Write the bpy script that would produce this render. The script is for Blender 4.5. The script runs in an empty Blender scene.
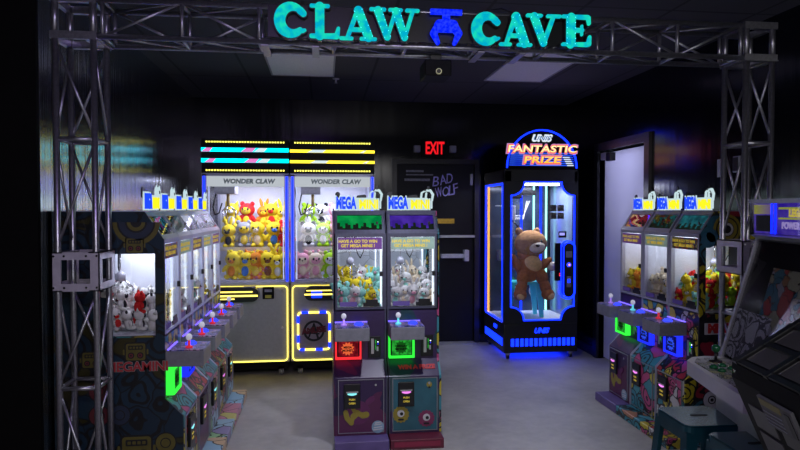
import bpy, bmesh, math, random
from mathutils import Vector, Matrix
random.seed(7)
PI = math.pi
scn = bpy.context.scene
COL = scn.collection

# ------------------------------------------------------------------ materials
MATS = {}
def _new(name):
    m = bpy.data.materials.new(name); m.use_nodes = True
    nt = m.node_tree
    for n in list(nt.nodes): nt.nodes.remove(n)
    out = nt.nodes.new('ShaderNodeOutputMaterial')
    return m, nt, out
def N(nt, t, **k):
    n = nt.nodes.new(t)
    for a, b in k.items():
        if a in n.inputs: n.inputs[a].default_value = b
        else: setattr(n, a, b)
    return n
def c4(c): return (c[0], c[1], c[2], 1)
def pbr(name, col, rough=.5, metal=0, var=0, scale=20, bump=0, emis=None, estr=0, spec=.5, coat=0):
    if name in MATS: return MATS[name]
    m, nt, out = _new(name)
    p = N(nt, 'ShaderNodeBsdfPrincipled')
    p.inputs['Base Color'].default_value = c4(col); p.inputs['Roughness'].default_value = rough
    p.inputs['Metallic'].default_value = metal; p.inputs['Specular IOR Level'].default_value = spec
    p.inputs['Coat Weight'].default_value = coat
    if emis: p.inputs['Emission Color'].default_value = c4(emis); p.inputs['Emission Strength'].default_value = estr
    if var or bump:
        tc = N(nt, 'ShaderNodeTexCoord'); no = N(nt, 'ShaderNodeTexNoise'); no.inputs['Scale'].default_value = scale
        no.inputs['Detail'].default_value = 4
        nt.links.new(tc.outputs['Object'], no.inputs['Vector'])
        if var:
            r = N(nt, 'ShaderNodeValToRGB')
            r.color_ramp.elements[0].position = .3; r.color_ramp.elements[1].position = .7
            r.color_ramp.elements[0].color = c4([max(0, v*(1-var)) for v in col])
            r.color_ramp.elements[1].color = c4([min(1, v*(1+var)) for v in col])
            nt.links.new(no.outputs['Fac'], r.inputs['Fac']); nt.links.new(r.outputs['Color'], p.inputs['Base Color'])
        if bump:
            b = N(nt, 'ShaderNodeBump'); b.inputs['Strength'].default_value = bump; b.inputs['Distance'].default_value = .01
            nt.links.new(no.outputs['Fac'], b.inputs['Height']); nt.links.new(b.outputs['Normal'], p.inputs['Normal'])
    nt.links.new(p.outputs[0], out.inputs[0])
    MATS[name] = m; return m
def emit(name, col, s=1.0, col2=None, scale=30, axis=None, lo=0., hi=1.):
    """a lit surface; col2 gives LED colour changes (noise) or, with axis, a two-tone lit graphic"""
    if name in MATS: return MATS[name]
    m, nt, out = _new(name)
    e = N(nt, 'ShaderNodeEmission'); e.inputs[0].default_value = c4(col); e.inputs[1].default_value = s
    if col2:
        tc = N(nt, 'ShaderNodeTexCoord'); r = N(nt, 'ShaderNodeValToRGB')
        r.color_ramp.elements[0].color = c4(col); r.color_ramp.elements[1].color = c4(col2)
        if axis is None:
            no = N(nt, 'ShaderNodeTexNoise'); no.inputs['Scale'].default_value = scale
            nt.links.new(tc.outputs['Object'], no.inputs['Vector']); nt.links.new(no.outputs['Fac'], r.inputs['Fac'])
            r.color_ramp.elements[0].position = .38; r.color_ramp.elements[1].position = .62
        else:
            sp = N(nt, 'ShaderNodeSeparateXYZ'); mr = N(nt, 'ShaderNodeMapRange')
            mr.inputs['From Min'].default_value = lo; mr.inputs['From Max'].default_value = hi
            nt.links.new(tc.outputs['Object'], sp.inputs[0]); nt.links.new(sp.outputs[axis], mr.inputs['Value'])
            nt.links.new(mr.outputs[0], r.inputs['Fac'])
        nt.links.new(r.outputs['Color'], e.inputs[0])
    nt.links.new(e.outputs[0], out.inputs[0]); MATS[name] = m; return m
def glass(name, tint=(1, 1, 1), refl=.07, rough=.02):
    if name in MATS: return MATS[name]
    m, nt, out = _new(name)
    t = N(nt, 'ShaderNodeBsdfTransparent'); t.inputs[0].default_value = c4(tint)
    g = N(nt, 'ShaderNodeBsdfGlossy'); g.inputs['Roughness'].default_value = rough
    fr = N(nt, 'ShaderNodeLayerWeight'); fr.inputs['Blend'].default_value = .25
    ma = N(nt, 'ShaderNodeMath', operation='MULTIPLY_ADD'); ma.inputs[1].default_value = .35; ma.inputs[2].default_value = refl
    mx = N(nt, 'ShaderNodeMixShader')
    nt.links.new(fr.outputs['Fresnel'], ma.inputs[0]); nt.links.new(ma.outputs[0], mx.inputs[0])
    nt.links.new(t.outputs[0], mx.inputs[1]); nt.links.new(g.outputs[0], mx.inputs[2])
    nt.links.new(mx.outputs[0], out.inputs[0]); MATS[name] = m; return m
def doodle(name, pal, scale=9, line=(.01, .01, .012), rough=.35, emis=0, seed=0, lw=.06, eyes=True):
    """printed cartoon-doodle vinyl: warped cells of flat colour with black outlines and ring shapes"""
    if name in MATS: return MATS[name]
    m, nt, out = _new(name)
    L = nt.links.new
    tc = N(nt, 'ShaderNodeTexCoord'); mp = N(nt, 'ShaderNodeMapping'); mp.inputs['Location'].default_value = (seed*1.7, seed*.9, seed*2.3)
    L(tc.outputs['Object'], mp.inputs['Vector'])
    no = N(nt, 'ShaderNodeTexNoise'); no.inputs['Scale'].default_value = scale*.8; L(mp.outputs[0], no.inputs['Vector'])
    sc = N(nt, 'ShaderNodeVectorMath', operation='SCALE'); sc.inputs['Scale'].default_value = .12; L(no.outputs['Color'], sc.inputs[0])
    ad = N(nt, 'ShaderNodeVectorMath', operation='ADD'); L(mp.outputs[0], ad.inputs[0]); L(sc.outputs[0], ad.inputs[1])
    v = N(nt, 'ShaderNodeTexVoronoi'); v.inputs['Scale'].default_value = scale; L(ad.outputs[0], v.inputs['Vector'])
    ve = N(nt, 'ShaderNodeTexVoronoi', feature='DISTANCE_TO_EDGE'); ve.inputs['Scale'].default_value = scale; L(ad.outputs[0], ve.inputs['Vector'])
    sp = N(nt, 'ShaderNodeSeparateColor'); L(v.outputs['Color'], sp.inputs[0])
    r = N(nt, 'ShaderNodeValToRGB'); r.color_ramp.interpolation = 'CONSTANT'
    els = r.color_ramp.elements; n = len(pal)
    els[0].position = 0; els[0].color = c4(pal[0]); els[1].position = 1/n; els[1].color = c4(pal[1 % n])
    for i in range(2, n):
        e = els.new(i/n); e.color = c4(pal[i])
    L(sp.outputs[0], r.inputs['Fac'])
    cur = r.outputs['Color']
    if eyes:                                  # ring and dot in some of the cells
        sn = N(nt, 'ShaderNodeMath', operation='SINE'); mu = N(nt, 'ShaderNodeMath', operation='MULTIPLY'); mu.inputs[1].default_value = 22
        L(v.outputs['Distance'], mu.inputs[0]); L(mu.outputs[0], sn.inputs[0])
        gt = N(nt, 'ShaderNodeMath', operation='GREATER_THAN'); gt.inputs[1].default_value = .55; L(sn.outputs[0], gt.inputs[0])
        g2 = N(nt, 'ShaderNodeMath', operation='GREATER_THAN'); g2.inputs[1].default_value = .45; L(sp.outputs[1], g2.inputs[0])
        an = N(nt, 'ShaderNodeMath', operation='MULTIPLY'); L(gt.outputs[0], an.inputs[0]); L(g2.outputs[0], an.inputs[1])
        mx = N(nt, 'ShaderNodeMix', data_type='RGBA'); L(an.outputs[0], mx.inputs['Factor']); L(cur, mx.inputs[6]); mx.inputs[7].default_value = c4(line)
        cur = mx.outputs[2]
    lt = N(nt, 'ShaderNodeMath', operation='LESS_THAN'); lt.inputs[1].default_value = lw; L(ve.outputs['Distance'], lt.inputs[0])
    m2 = N(nt, 'ShaderNodeMix', data_type='RGBA'); L(lt.outputs[0], m2.inputs['Factor']); L(cur, m2.inputs[6]); m2.inputs[7].default_value = c4(line)
    if emis:
        e = N(nt, 'ShaderNodeEmission'); e.inputs[1].default_value = emis; L(m2.outputs[2], e.inputs[0]); L(e.outputs[0], out.inputs[0])
    else:
        p = N(nt, 'ShaderNodeBsdfPrincipled'); p.inputs['Roughness'].default_value = rough; L(m2.outputs[2], p.inputs['Base Color']); L(p.outputs[0], out.inputs[0])
    MATS[name] = m; return m

BLACK = pbr('black plastic', (.006, .006, .008), .35, var=.3, scale=60)
MATTE = pbr('matte black metal', (.005, .005, .006), .55, var=.3, scale=40, spec=.15)
GREY = pbr('painted grey metal', (.26, .26, .32), .38, .4, var=.1, scale=50)
LGREY = pbr('light grey painted metal', (.42, .42, .5), .4, .2, var=.08, scale=50)
TRUSS = pbr('brushed aluminium tube', (.45, .45, .5), .33, .9, var=.15, scale=60)
CHROME = pbr('chrome', (.75, .75, .78), .15, 1, var=.05, scale=30)
STEEL = pbr('brushed stainless steel', (.42, .42, .42), .42, .3, var=.06, scale=30)
WHITEP = pbr('white liner panel', (.78, .80, .88), .5, var=.04, scale=12)
GLASS = glass('clear glass', refl=.03)
GLASSD = glass('header glass', (.9, .9, .95), refl=.05)
BLUEL = emit('blue led', (.003, .018, 1), 4.5)
BLUEL2 = emit('blue button light', (.03, .05, 1), 2.0)
PALE = pbr('pale lilac frame', (.55, .55, .68), .4, .1, var=.05)
YELL = emit('yellow led strip', (1, .80, .12), 2.6)
WHITEL = emit('cool white led strip', (.75, .85, 1), 1.6)
CYANG = emit('cyan slot light', (.25, .85, .9), 1.2)
MAGG = emit('magenta slot light', (.9, .25, .9), 1.1)

# ------------------------------------------------------------------ mesh tools
class MB:
    def __init__(s): s.bm = bmesh.new(); s.mats = []
    def mi(s, m):
        if m not in s.mats: s.mats.append(m)
        return s.mats.index(m)
    def _tag(s, faces, m, smooth=False):
        i = s.mi(m)
        for f in faces: f.material_index = i; f.smooth = smooth
    def box(s, x0, x1, y0, y1, z0, z1, m, bev=0, M=None):
        r = bmesh.ops.create_cube(s.bm, size=1); vs = r['verts']
        for v in vs:
            v.co = Vector(((x0+x1)/2+v.co.x*(x1-x0), (y0+y1)/2+v.co.y*(y1-y0), (z0+z1)/2+v.co.z*(z1-z0)))
        fs = set(f for v in vs for f in v.link_faces)
        s._tag(fs, m)
        if bev:
            es = set(e for v in vs for e in v.link_edges)
            rr = bmesh.ops.bevel(s.bm, geom=list(es), offset=bev, segments=2, affect='EDGES', profile=.5)
            s._tag(rr['faces'], m)
            vs = list(set(v for f in (set(rr['faces']) | set(f for f in fs if f.is_valid)) for v in f.verts))
        if M is not None:
            for v in vs: v.co = M @ v.co
        return s
    def prism(s, pts, a0, a1, m, plane='yz', smooth=False):
        """pts 2-D outline extruded along the remaining axis"""
        def mk(p, a):
            if plane == 'yz': return (a, p[0], p[1])
            if plane == 'xz': return (p[0], a, p[1])
            return (p[0], p[1], a)
        A = [s.bm.verts.new(mk(p, a0)) for p in pts]; B = [s.bm.verts.new(mk(p, a1)) for p in pts]
        fs = [s.bm.faces.new(A), s.bm.faces.new(B[::-1])]
        n = len(pts)
        for i in range(n): fs.append(s.bm.faces.new((A[i], A[(i+1) % n], B[(i+1) % n], B[i])))
        s._tag(fs, m)
        return s
    def tube(s, a, b, r, m, seg=10, r2=None):
        a = Vector(a); b = Vector(b); d = b-a
        q = d.to_track_quat('Z', 'Y').to_matrix().to_4x4()
        M = Matrix.Translation((a+b)/2) @ q
        rr = bmesh.ops.create_cone(s.bm, cap_ends=True, segments=seg, radius1=r, radius2=r if r2 is None else r2, depth=d.length, matrix=M)
        fs = set(f for v in rr['verts'] for f in v.link_faces)
        s._tag(fs, m, False)
        for f in fs:
            if len(f.verts) == 4: f.smooth = True
        return s
    def ball(s, c, r, m, seg=14, ring=9, rot=None):
        r = (r, r, r) if not hasattr(r, '__len__') else r
        M = Matrix.Translation(c) @ (rot.to_4x4() if rot else Matrix.Identity(4)) @ Matrix.Diagonal((*r, 1))
        rr = bmesh.ops.create_uvsphere(s.bm, u_segments=seg, v_segments=ring, radius=1, matrix=M)
        s._tag(set(f for v in rr['verts'] for f in v.link_faces), m, True)
        return s
    def path(s, pts, r, m, seg=8):
        for a, b in zip(pts[:-1], pts[1:]):
            s.tube(a, b, r, m, seg); 
        for p in pts[1:-1]: s.ball(p, r, m, 8, 6)
        return s
    def lathe(s, prof, c, m, seg=16):
        rings = []
        for (r, z) in prof:
            rings.append([s.bm.verts.new((c[0]+r*math.cos(2*PI*i/seg), c[1]+r*math.sin(2*PI*i/seg), c[2]+z)) for i in range(seg)])
        fs = []
        for A, B in zip(rings[:-1], rings[1:]):
            for i in range(seg): fs.append(s.bm.faces.new((A[i], A[(i+1) % seg], B[(i+1) % seg], B[i])))
        fs.append(s.bm.faces.new(rings[0][::-1])); fs.append(s.bm.faces.new(rings[-1]))
        s._tag(fs, m, True); return s
    def addmesh(s, me, m, M):
        n0 = len(s.bm.verts); f0 = len(s.bm.faces)
        s.bm.from_mesh(me); s.bm.verts.ensure_lookup_table(); s.bm.faces.ensure_lookup_table()
        for v in s.bm.verts[n0:]: v.co = M @ v.co
        i = s.mi(m)
        for f in s.bm.faces[f0:]: f.material_index = i
        return s
    def xf(s, M):
        for v in s.bm.verts: v.co = M @ v.co
        return s
    def mesh(s, name):
        bmesh.ops.recalc_face_normals(s.bm, faces=s.bm.faces)
        me = bpy.data.meshes.new(name); s.bm.to_mesh(me); s.bm.free()
        for m in s.mats: me.materials.append(m)
        return me
    def obj(s, name, parent=None, loc=None): return link(name, s.mesh(name), parent, loc)
def link(name, me, parent=None, loc=None):
    o = bpy.data.objects.new(name, me); COL.objects.link(o)
    if parent: o.parent = parent
    if loc: o.location = loc
    return o
def tag(o, label=None, cat=None, group=None, kind=None):
    if label: o['label'] = label
    if cat: o['category'] = cat
    if group: o['group'] = group
    if kind: o['kind'] = kind
    return o
def thing(name, label, cat, loc=(0, 0, 0), rz=0, group=None):
    o = bpy.data.objects.new(name, None); COL.objects.link(o)
    o.location = loc; o.rotation_euler = (0, 0, rz); o.empty_display_size = .1
    return tag(o, label, cat, group)
_TX = {}
def textmesh(body, size=1, extrude=.01, offset=0, shear=0, space=1, align='CENTER', res=3):
    k = (body, size, extrude, offset, shear, space, align)
    if k in _TX: return _TX[k]
    cu = bpy.data.curves.new('t', 'FONT'); cu.body = body; cu.size = size; cu.extrude = extrude; cu.offset = offset
    cu.shear = shear; cu.space_character = space; cu.align_x = align; cu.align_y = 'CENTER'; cu.resolution_u = res
    o = bpy.data.objects.new('t', cu); COL.objects.link(o)
    bpy.context.view_layer.update()
    me = bpy.data.meshes.new_from_object(o.evaluated_get(bpy.context.evaluated_depsgraph_get()))
    bpy.data.objects.remove(o); _TX[k] = me
    return me
def ft(mb, body, x, y, z, w, h, m, th=.004, bold=.0, shear=0, space=1, M0=None):
    """lettering fitted into a w by h box centred on (x, z), its face at y"""
    me = textmesh(body, 1, .5, bold, shear, space); cs = [v.co for v in me.vertices]
    a0, a1 = min(c.x for c in cs), max(c.x for c in cs); b0, b1 = min(c.y for c in cs), max(c.y for c in cs)
    M = Matrix.Diagonal((w/(a1-a0), h/(b1-b0), th, 1)) @ T(-(a0+a1)/2, -(b0+b1)/2, 0)
    M = T(x, y+th/2, z) @ FRONT @ M
    mb.addmesh(me, m, M0 @ M if M0 is not None else M); return mb
FRONT = Matrix.Rotation(PI/2, 4, 'X')        # text standing up, readable from -Y
def T(x, y, z): return Matrix.Translation((x, y, z))
def rrect(w, h, r, cx=0, cy=0, n=4):
    p = []
    for (sx, sy, a0) in ((1, 1, 0), (-1, 1, 90), (-1, -1, 180), (1, -1, 270)):
        for i in range(n+1):
            a = math.radians(a0+90*i/n); p.append((cx+sx*(w/2-r)+r*math.cos(a), cy+sy*(h/2-r)+r*math.sin(a)))
    return p
def frame_strip(mb, outline, wdt, a0, a1, m, plane='xz', mats=None, closed=True):
    """a band of width wdt inside a closed outline, extruded"""
    n = len(outline); cx = sum(p[0] for p in outline)/n; cy = sum(p[1] for p in outline)/n
    P = [Vector((p[0], p[1])) for p in outline]
    inn = []
    for i in range(n):
        t = (P[(i+1) % n]-P[i-1]).normalized(); nn = Vector((-t.y, t.x))
        if nn.dot(Vector((cx, cy))-P[i]) < 0: nn = -nn
        inn.append(P[i]+nn*wdt)
    for i in range(n):
        j = (i+1) % n
        if not closed and j == 0: break
        mm = mats(i) if mats else m
        mb.prism([P[i], P[j], inn[j], inn[i]], a0, a1, mm, plane)

# ------------------------------------------------------------------ room
XL, XR, YB, ZC = -1.52, 3.07, 7.55, 3.0
def mat_floor():
    m, nt, out = _new('polished concrete'); L = nt.links.new
    p = N(nt, 'ShaderNodeBsdfPrincipled'); tc = N(nt, 'ShaderNodeTexCoord')
    a = N(nt, 'ShaderNodeTexNoise'); a.inputs['Scale'].default_value = 1.3; a.inputs['Detail'].default_value = 6; a.inputs['Roughness'].default_value = .65
    b = N(nt, 'ShaderNodeTexNoise'); b.inputs['Scale'].default_value = 14; b.inputs['Detail'].default_value = 6
    L(tc.outputs['Object'], a.inputs[0]); L(tc.outputs['Object'], b.inputs[0])
    mx = N(nt, 'ShaderNodeMath', operation='MULTIPLY_ADD'); mx.inputs[1].default_value = .35; L(b.outputs['Fac'], mx.inputs[0]); L(a.outputs['Fac'], mx.inputs[2])
    r = N(nt, 'ShaderNodeValToRGB'); r.color_ramp.elements[0].position = .5; r.color_ramp.elements[1].position = .88
    r.color_ramp.elements[0].color = (.32, .305, .28, 1); r.color_ramp.elements[1].color = (.50, .48, .44, 1)
    L(mx.outputs[0], r.inputs[0]); L(r.outputs[0], p.inputs['Base Color'])
    rr = N(nt, 'ShaderNodeMapRange'); rr.inputs['To Min'].default_value = .42; rr.inputs['To Max'].default_value = .62
    L(b.outputs['Fac'], rr.inputs['Value']); L(rr.outputs[0], p.inputs['Roughness'])
    L(p.outputs[0], out.inputs[0]); return m
def mat_wall(nm='black satin wall', sx=9, bs=.12, spec=.6, ior=1.5, base=(.002, .003, .006), metal=0):
    m, nt, out = _new(nm); L = nt.links.new
    p = N(nt, 'ShaderNodeBsdfPrincipled'); p.inputs['Base Color'].default_value = (.002, .003, .006, 1)
    p.inputs['IOR'].default_value = ior; p.inputs['Metallic'].default_value = metal; p.inputs['Base Color'].default_value = c4(base)
    p.inputs['Specular IOR Level'].default_value = spec
    tc = N(nt, 'ShaderNodeTexCoord'); mp = N(nt, 'ShaderNodeMapping'); mp.inputs['Scale'].default_value = (sx, sx, .35)
    a = N(nt, 'ShaderNodeTexNoise'); a.inputs['Scale'].default_value = 1; a.inputs['Detail'].default_value = 3
    L(tc.outputs['Object'], mp.inputs[0]); L(mp.outputs[0], a.inputs[0])
    rr = N(nt, 'ShaderNodeMapRange'); rr.inputs['To Min'].default_value = .12; rr.inputs['To Max'].default_value = .22
    L(a.outputs['Fac'], rr.inputs['Value']); L(rr.outputs[0], p.inputs['Roughness'])
    b = N(nt, 'ShaderNodeBump'); b.inputs['Strength'].default_value = bs; b.inputs['Distance'].default_value = .02
    L(a.outputs['Fac'], b.inputs['Height']); L(b.outputs[0], p.inputs['Normal'])
    L(p.outputs[0], out.inputs[0]); return m
def mat_ceiling():
    m, nt, out = _new('dark ceiling tiles'); L = nt.links.new
    p = N(nt, 'ShaderNodeBsdfPrincipled'); p.inputs['Roughness'].default_value = .85
    tc = N(nt, 'ShaderNodeTexCoord'); mp = N(nt, 'ShaderNodeMapping'); mp.inputs['Location'].default_value = (-.48+.61*4, -.22, 0)
    br = N(nt, 'ShaderNodeTexBrick'); br.offset = 0; br.inputs['Scale'].default_value = 1
    br.inputs['Brick Width'].default_value = .61; br.inputs['Row Height'].default_value = 1.22; br.inputs['Mortar Size'].default_value = .012
    br.inputs['Color1'].default_value = (.06, .06, .07, 1); br.inputs['Color2'].default_value = (.066, .066, .076, 1); br.inputs['Mortar'].default_value = (.02, .02, .024, 1)
    L(tc.outputs['Object'], mp.inputs[0]); L(mp.outputs[0], br.inputs['Vector'])
    L(br.outputs['Color'], p.inputs['Base Color'])
    no = N(nt, 'ShaderNodeTexNoise'); no.inputs['Scale'].default_value = 90; b = N(nt, 'ShaderNodeBump'); b.inputs['Strength'].default_value = .3; b.inputs['Distance'].default_value = .004
    L(tc.outputs['Object'], no.inputs[0]); L(no.outputs['Fac'], b.inputs['Height']); L(b.outputs[0], p.inputs['Normal'])
    L(p.outputs[0], out.inputs[0]); return m
FLOOR, WALL, CEIL = mat_floor(), mat_wall(), mat_ceiling()
GWALL = mat_wall('glossy black ribbed wall', 45, .5, .5, 1.5, (.70, .72, .78), 1)
DWALL = pbr('black matt partition', (.002, .002, .002), .8, var=.2, scale=10, spec=.15)
def struct(name, mb, parent=None):
    o = mb.obj(name, parent)
    if not parent: o['kind'] = 'structure'
    return o
struct('floor', MB().box(-4.5, 5.5, -2.5, YB+.2, -.1, 0, FLOOR))
struct('ceiling', MB().box(-4.5, 5.5, -2.5, YB+.2, ZC, ZC+.1, CEIL))
struct('wall_left', MB().box(XL-.15, XL, 3.55, YB, 0, ZC, GWALL))
struct('wall_front', MB().box(-4.5, XL-.15, 3.55, 3.7, 0, ZC, DWALL).box(-4.5, XL-.002, 3.52, 3.548, 0, ZC, DWALL))
# back wall with a door opening
DX0, DX1, DZ = .90, 1.88, 2.24
struct('wall_back', MB().box(XL-.15, DX0, YB, YB+.15, 0, ZC, WALL).box(DX1, XR, YB, YB+.15, 0, ZC, WALL).box(DX0, DX1, YB, YB+.15, DZ, ZC, WALL))
RY0, RY1, RZ = 5.56, 6.56, 2.32
struct('wall_right', MB().box(XR, XR+.15, 0.2, RY0, 0, ZC, WALL).box(XR, XR+.15, RY1, YB+.15, 0, ZC, WALL).box(XR, XR+.15, RY0, RY1, RZ, ZC, WALL))
struct('baseboard_back', MB().box(1.97, XR, YB-.015, YB, 0, .1, BLACK))
struct('baseboard_right', MB().box(XR-.015, XR, 6.66, YB-.015, 0, .1, BLACK))
# door 1: black exit door in the back wall
DOORP = pbr('dark door paint', (.004, .004, .007), .5, var=.2, scale=4, spec=.25)
d1 = MB().box(DX0, DX1, YB+.03, YB+.08, .012, DZ, DOORP).obj('door_1'); d1['kind'] = 'structure'
MB().box(DX0-.06, DX0, YB-.02, YB+.04, 0, DZ+.06, BLACK).box(DX1, DX1+.06, YB-.02, YB+.04, 0, DZ+.06, BLACK).box(DX0, DX1, YB-.02, YB+.04, DZ, DZ+.06, BLACK).obj('door_frame', d1)
MB().box(DX0, DX1, YB-.12, YB+.03, 0, .012, STEEL).obj('threshold', d1)
MB().box(1.44, DX1, YB-.05, YB+.03, 1.325, 1.355, STEEL).obj('push_bar', d1)
MB().box(1.45, 1.77, YB-.06, YB+.03, 1.07, 1.12, LGREY, .006).box(1.74, 1.80, YB-.07, YB+.03, 1.03, 1.17, LGREY, .008).obj('door_latch', d1)
MB().box(1.83, 1.86, YB-.0, YB+.03, 1.98, 2.12, STEEL).obj('hinge', d1)
GR = pbr('violet spray paint', (.42, .38, .85), .5, var=.3, scale=30, emis=(.3, .25, .8), estr=0)
g = MB()
RG = T(1.51, YB+.024, 1.97) @ Matrix.Rotation(-.16, 4, 'Y')
for ch, x, z, r in (('B', -.11, .075, .1), ('A', -.02, .08, -.08), ('D', .07, .085, .05), ('W', -.085, -.065, -.06), ('O', .0, -.07, .1), ('L', .065, -.065, 0), ('F', .13, -.05, -.12)):
    ft(g, ch, 0, 0, 0, .085, .12, GR, .003, .0, .2, 1, RG @ T(x, 0, z) @ Matrix.Rotation(r, 4, 'Y'))
tag(g.obj('graffiti', d1), 'violet handwritten BAD WOLF on the black door')
ST = pbr('faded white print', (.22, .22, .24), .6, var=.3, scale=50)
MB().box(1.02, 1.24, YB+.026, YB+.03, 2.14, 2.165, ST).box(1.02, 1.36, YB+.026, YB+.03, 2.10, 2.115, ST).box(1.0, 1.32, YB+.026, YB+.03, 2.03, 2.06, ST).obj('door_notice', d1)
MB().box(1.40, 1.63, YB+.024, YB+.03, 1.50, 1.56, pbr('amber sticker', (.55, .33, .02), .5, var=.2, scale=60)).obj('warning_sticker', d1)
# door 2: pale door in the right wall, its frosted glass backlit by an added lamp
def frosted():
    m, nt, out = _new('frosted door glass'); L = nt.links.new
    t = N(nt, 'ShaderNodeBsdfTranslucent'); t.inputs[0].default_value = (.82, .82, .9, 1)
    d = N(nt, 'ShaderNodeBsdfPrincipled'); d.inputs['Base Color'].default_value = (.6, .6, .66, 1); d.inputs['Roughness'].default_value = .35
    no = N(nt, 'ShaderNodeTexNoise'); no.inputs['Scale'].default_value = 3
    mr = N(nt, 'ShaderNodeMapRange'); mr.inputs['To Min'].default_value = .3; mr.inputs['To Max'].default_value = .5
    mx = N(nt, 'ShaderNodeMixShader'); L(no.outputs['Fac'], mr.inputs['Value']); L(mr.outputs[0], mx.inputs[0])
    L(t.outputs[0], mx.inputs[1]); L(d.outputs[0], mx.inputs[2]); L(mx.outputs[0], out.inputs[0]); return m
d2 = MB().box(XR+.05, XR+.08, RY0+.02, RY1-.02, .02, RZ-.02, frosted()).obj('door_2'); d2['kind'] = 'structure'
DFR = pbr('bronze door frame', (.09, .085, .08), .35, .6, var=.15, scale=20)
MB().box(XR-.03, XR+.05, RY0-.09, RY0, 0, RZ+.09, DFR).box(XR-.03, XR+.05, RY1, RY1+.09, 0, RZ+.09, BLACK).box(XR-.03, XR+.05, RY0, RY1, RZ, RZ+.09, DFR).obj('door_frame', d2)
MB().box(XR-.02, XR+.045, RY1-.17, RY1-.05, RZ-.1, RZ-.02, LGREY, .006).box(XR-.02, XR+.045, RY1-.28, RY1-.18, RZ-.12, RZ-.03, BLACK, .006).obj('door_closer', d2)
struct('wall_passage', MB().box(XR+1.0, XR+1.1, RY0-.6, RY1+.6, 0, ZC, pbr('passage paint', (.7, .7, .72), .7, var=.05, scale=4)))

# ceiling lights (switched off)
DIFF = pbr('unlit prismatic diffuser', (.92, .92, .94), .55, var=.06, scale=80, bump=.2)
def troffer(x0, y0, label):
    t = thing('ceiling_light', label, 'ceiling light', (x0+.305, y0+.61, ZC), 0, 'ceiling light panels')
    MB().box(-.29, .29, -.595, .595, -.006, 0, DIFF).obj('diffuser', t)
    f = MB()
    for a in ((-.305, -.29, -.61, .61), (.29, .305, -.61, .61), (-.29, .29, -.61, -.595), (-.29, .29, .595, .61)):
        f.box(*a, -.012, 0, LGREY)
    f.obj('frame', t)
troffer(-.50, 4.95, 'unlit white ceiling light panel above the teal word on the left half of the sign')
troffer(1.63, 4.95, 'unlit white ceiling light panel above the lit dome of the tall blue-edged prize machine')
t = thing('sprinkler', 'small pendent sprinkler head under the ceiling tiles above the yellow striped machines', 'sprinkler', (.13, 6.3, ZC))
MB().lathe([(.035, 0), (.035, -.006), (.012, -.012), (.010, -.04), (.02, -.045)][::-1], (0, 0, 0), LGREY).obj('head', t)

# ------------------------------------------------------------------ truss arch
def posts_mb(x0, x1, y0, y1, z0, z1, r=.0165):
    m = MB()
    for x in (x0, x1):
        for y in (y0, y1): m.tube((x, y, z0), (x, y, z1), r, TRUSS, 12)
    return m
ta = thing('truss_arch', 'silver square box truss archway carrying the lit sign across the entrance', 'truss', (.65, 3.5, 0))
def kid(mb, name, parent): return mb.xf(T(-.65, -3.5, 0)).obj(name, parent)
Y0, Y1 = 3.40, 3.595
ZB, ZT = 2.575, 2.765
JP = pbr('pale cast plate', (.62, .58, .68), .4, .4, var=.1)
def column(x0, x1, ring, jb0, jb1, panels):
    c = kid(posts_mb(x0, x1, Y0, Y1, 0.02, ZB), 'column', ta)
    b = MB().box(x0-.04, x1+.04, Y0-.04, Y1+.04, 0, .02, TRUSS); kid2 = kid(b, 'base_plate', c)
    for z in ring:
        h = MB()
        for a, bb in (((x0, Y0), (x1, Y0)), ((x1, Y0), (x1, Y1)), ((x1, Y1), (x0, Y1)), ((x0, Y1), (x0, Y0))):
            h.tube((*a, z), (*bb, z), .0125, TRUSS, 8)
        kid(h, 'cross_ring', c)
    for (z0, z1, fl) in panels:                 # diagonal braces, each its own piece
        fl = bool(fl)
        for i, (a, bb) in enumerate((((x0, Y0), (x1, Y0)), ((x1, Y0), (x1, Y1)), ((x1, Y1), (x0, Y1)), ((x0, Y1), (x0, Y0)))):
            p, q = ((*a, z0), (*bb, z1)) if fl else ((*a, z1), (*bb, z0))
            kid(MB().tube(p, q, .008, TRUSS, 8), 'brace', c)
    # bolted joint box: four plates with rectangular windows
    j = MB()
    P = .024
    for (ax, lo, hi, at) in (('x', x0, x1, Y0-P), ('x', x0, x1, Y1+P-.006), ('y', Y0, Y1, x0-P), ('y', Y0, Y1, x1+P-.006)):
        def bx(u0, u1, w0, w1):
            if ax == 'x': j.box(u0, u1, at, at+.006, w0, w1, JP)
            else: j.box(at, at+.006, u0, u1, w0, w1, JP)
        bx(lo-P, lo+.022, jb0, jb1); bx(hi-.022, hi+P, jb0, jb1); bx(lo+.022, hi-.022, jb0, jb0+.04); bx(lo+.022, hi-.022, jb1-.04, jb1)
    j.box(x0-P, x0+.03, Y0-P, Y1+P, jb1-.006, jb1, TRUSS).box(x1-.03, x1+P, Y0-P, Y1+P, jb1-.006, jb1, TRUSS)
    j.box(x0-P, x0+.03, Y0-P, Y1+P, jb0, jb0+.006, TRUSS).box(x1-.03, x1+P, Y0-P, Y1+P, jb0, jb0+.006, TRUSS)
    jj = kid(j, 'joint_box', c)
    bo = MB()
    for x in (x0-.012, x1+.012, x0+.04, x1-.04):
        for z in (jb0+.02, jb1-.02): bo.tube((x, Y0-P-.006, z), (x, Y0-P, z), .006, CHROME, 6)
    kid(bo, 'bolts', jj)
column(-1.375, -1.186, (.08, .73, 2.04), 1.245, 1.45, ((.10, .71, 0), (.75, 1.23, 1), (1.48, 2.02, 1), (2.06, 2.54, 0)))
column(2.498, 2.667, (.1, .55, 1.03, 2.07), 1.28, 1.485, ((.12, .53, 0), (.57, 1.01, 1), (1.50, 2.05, 1), (2.10, 2.54, 0)))
bm_ = MB()
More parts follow.
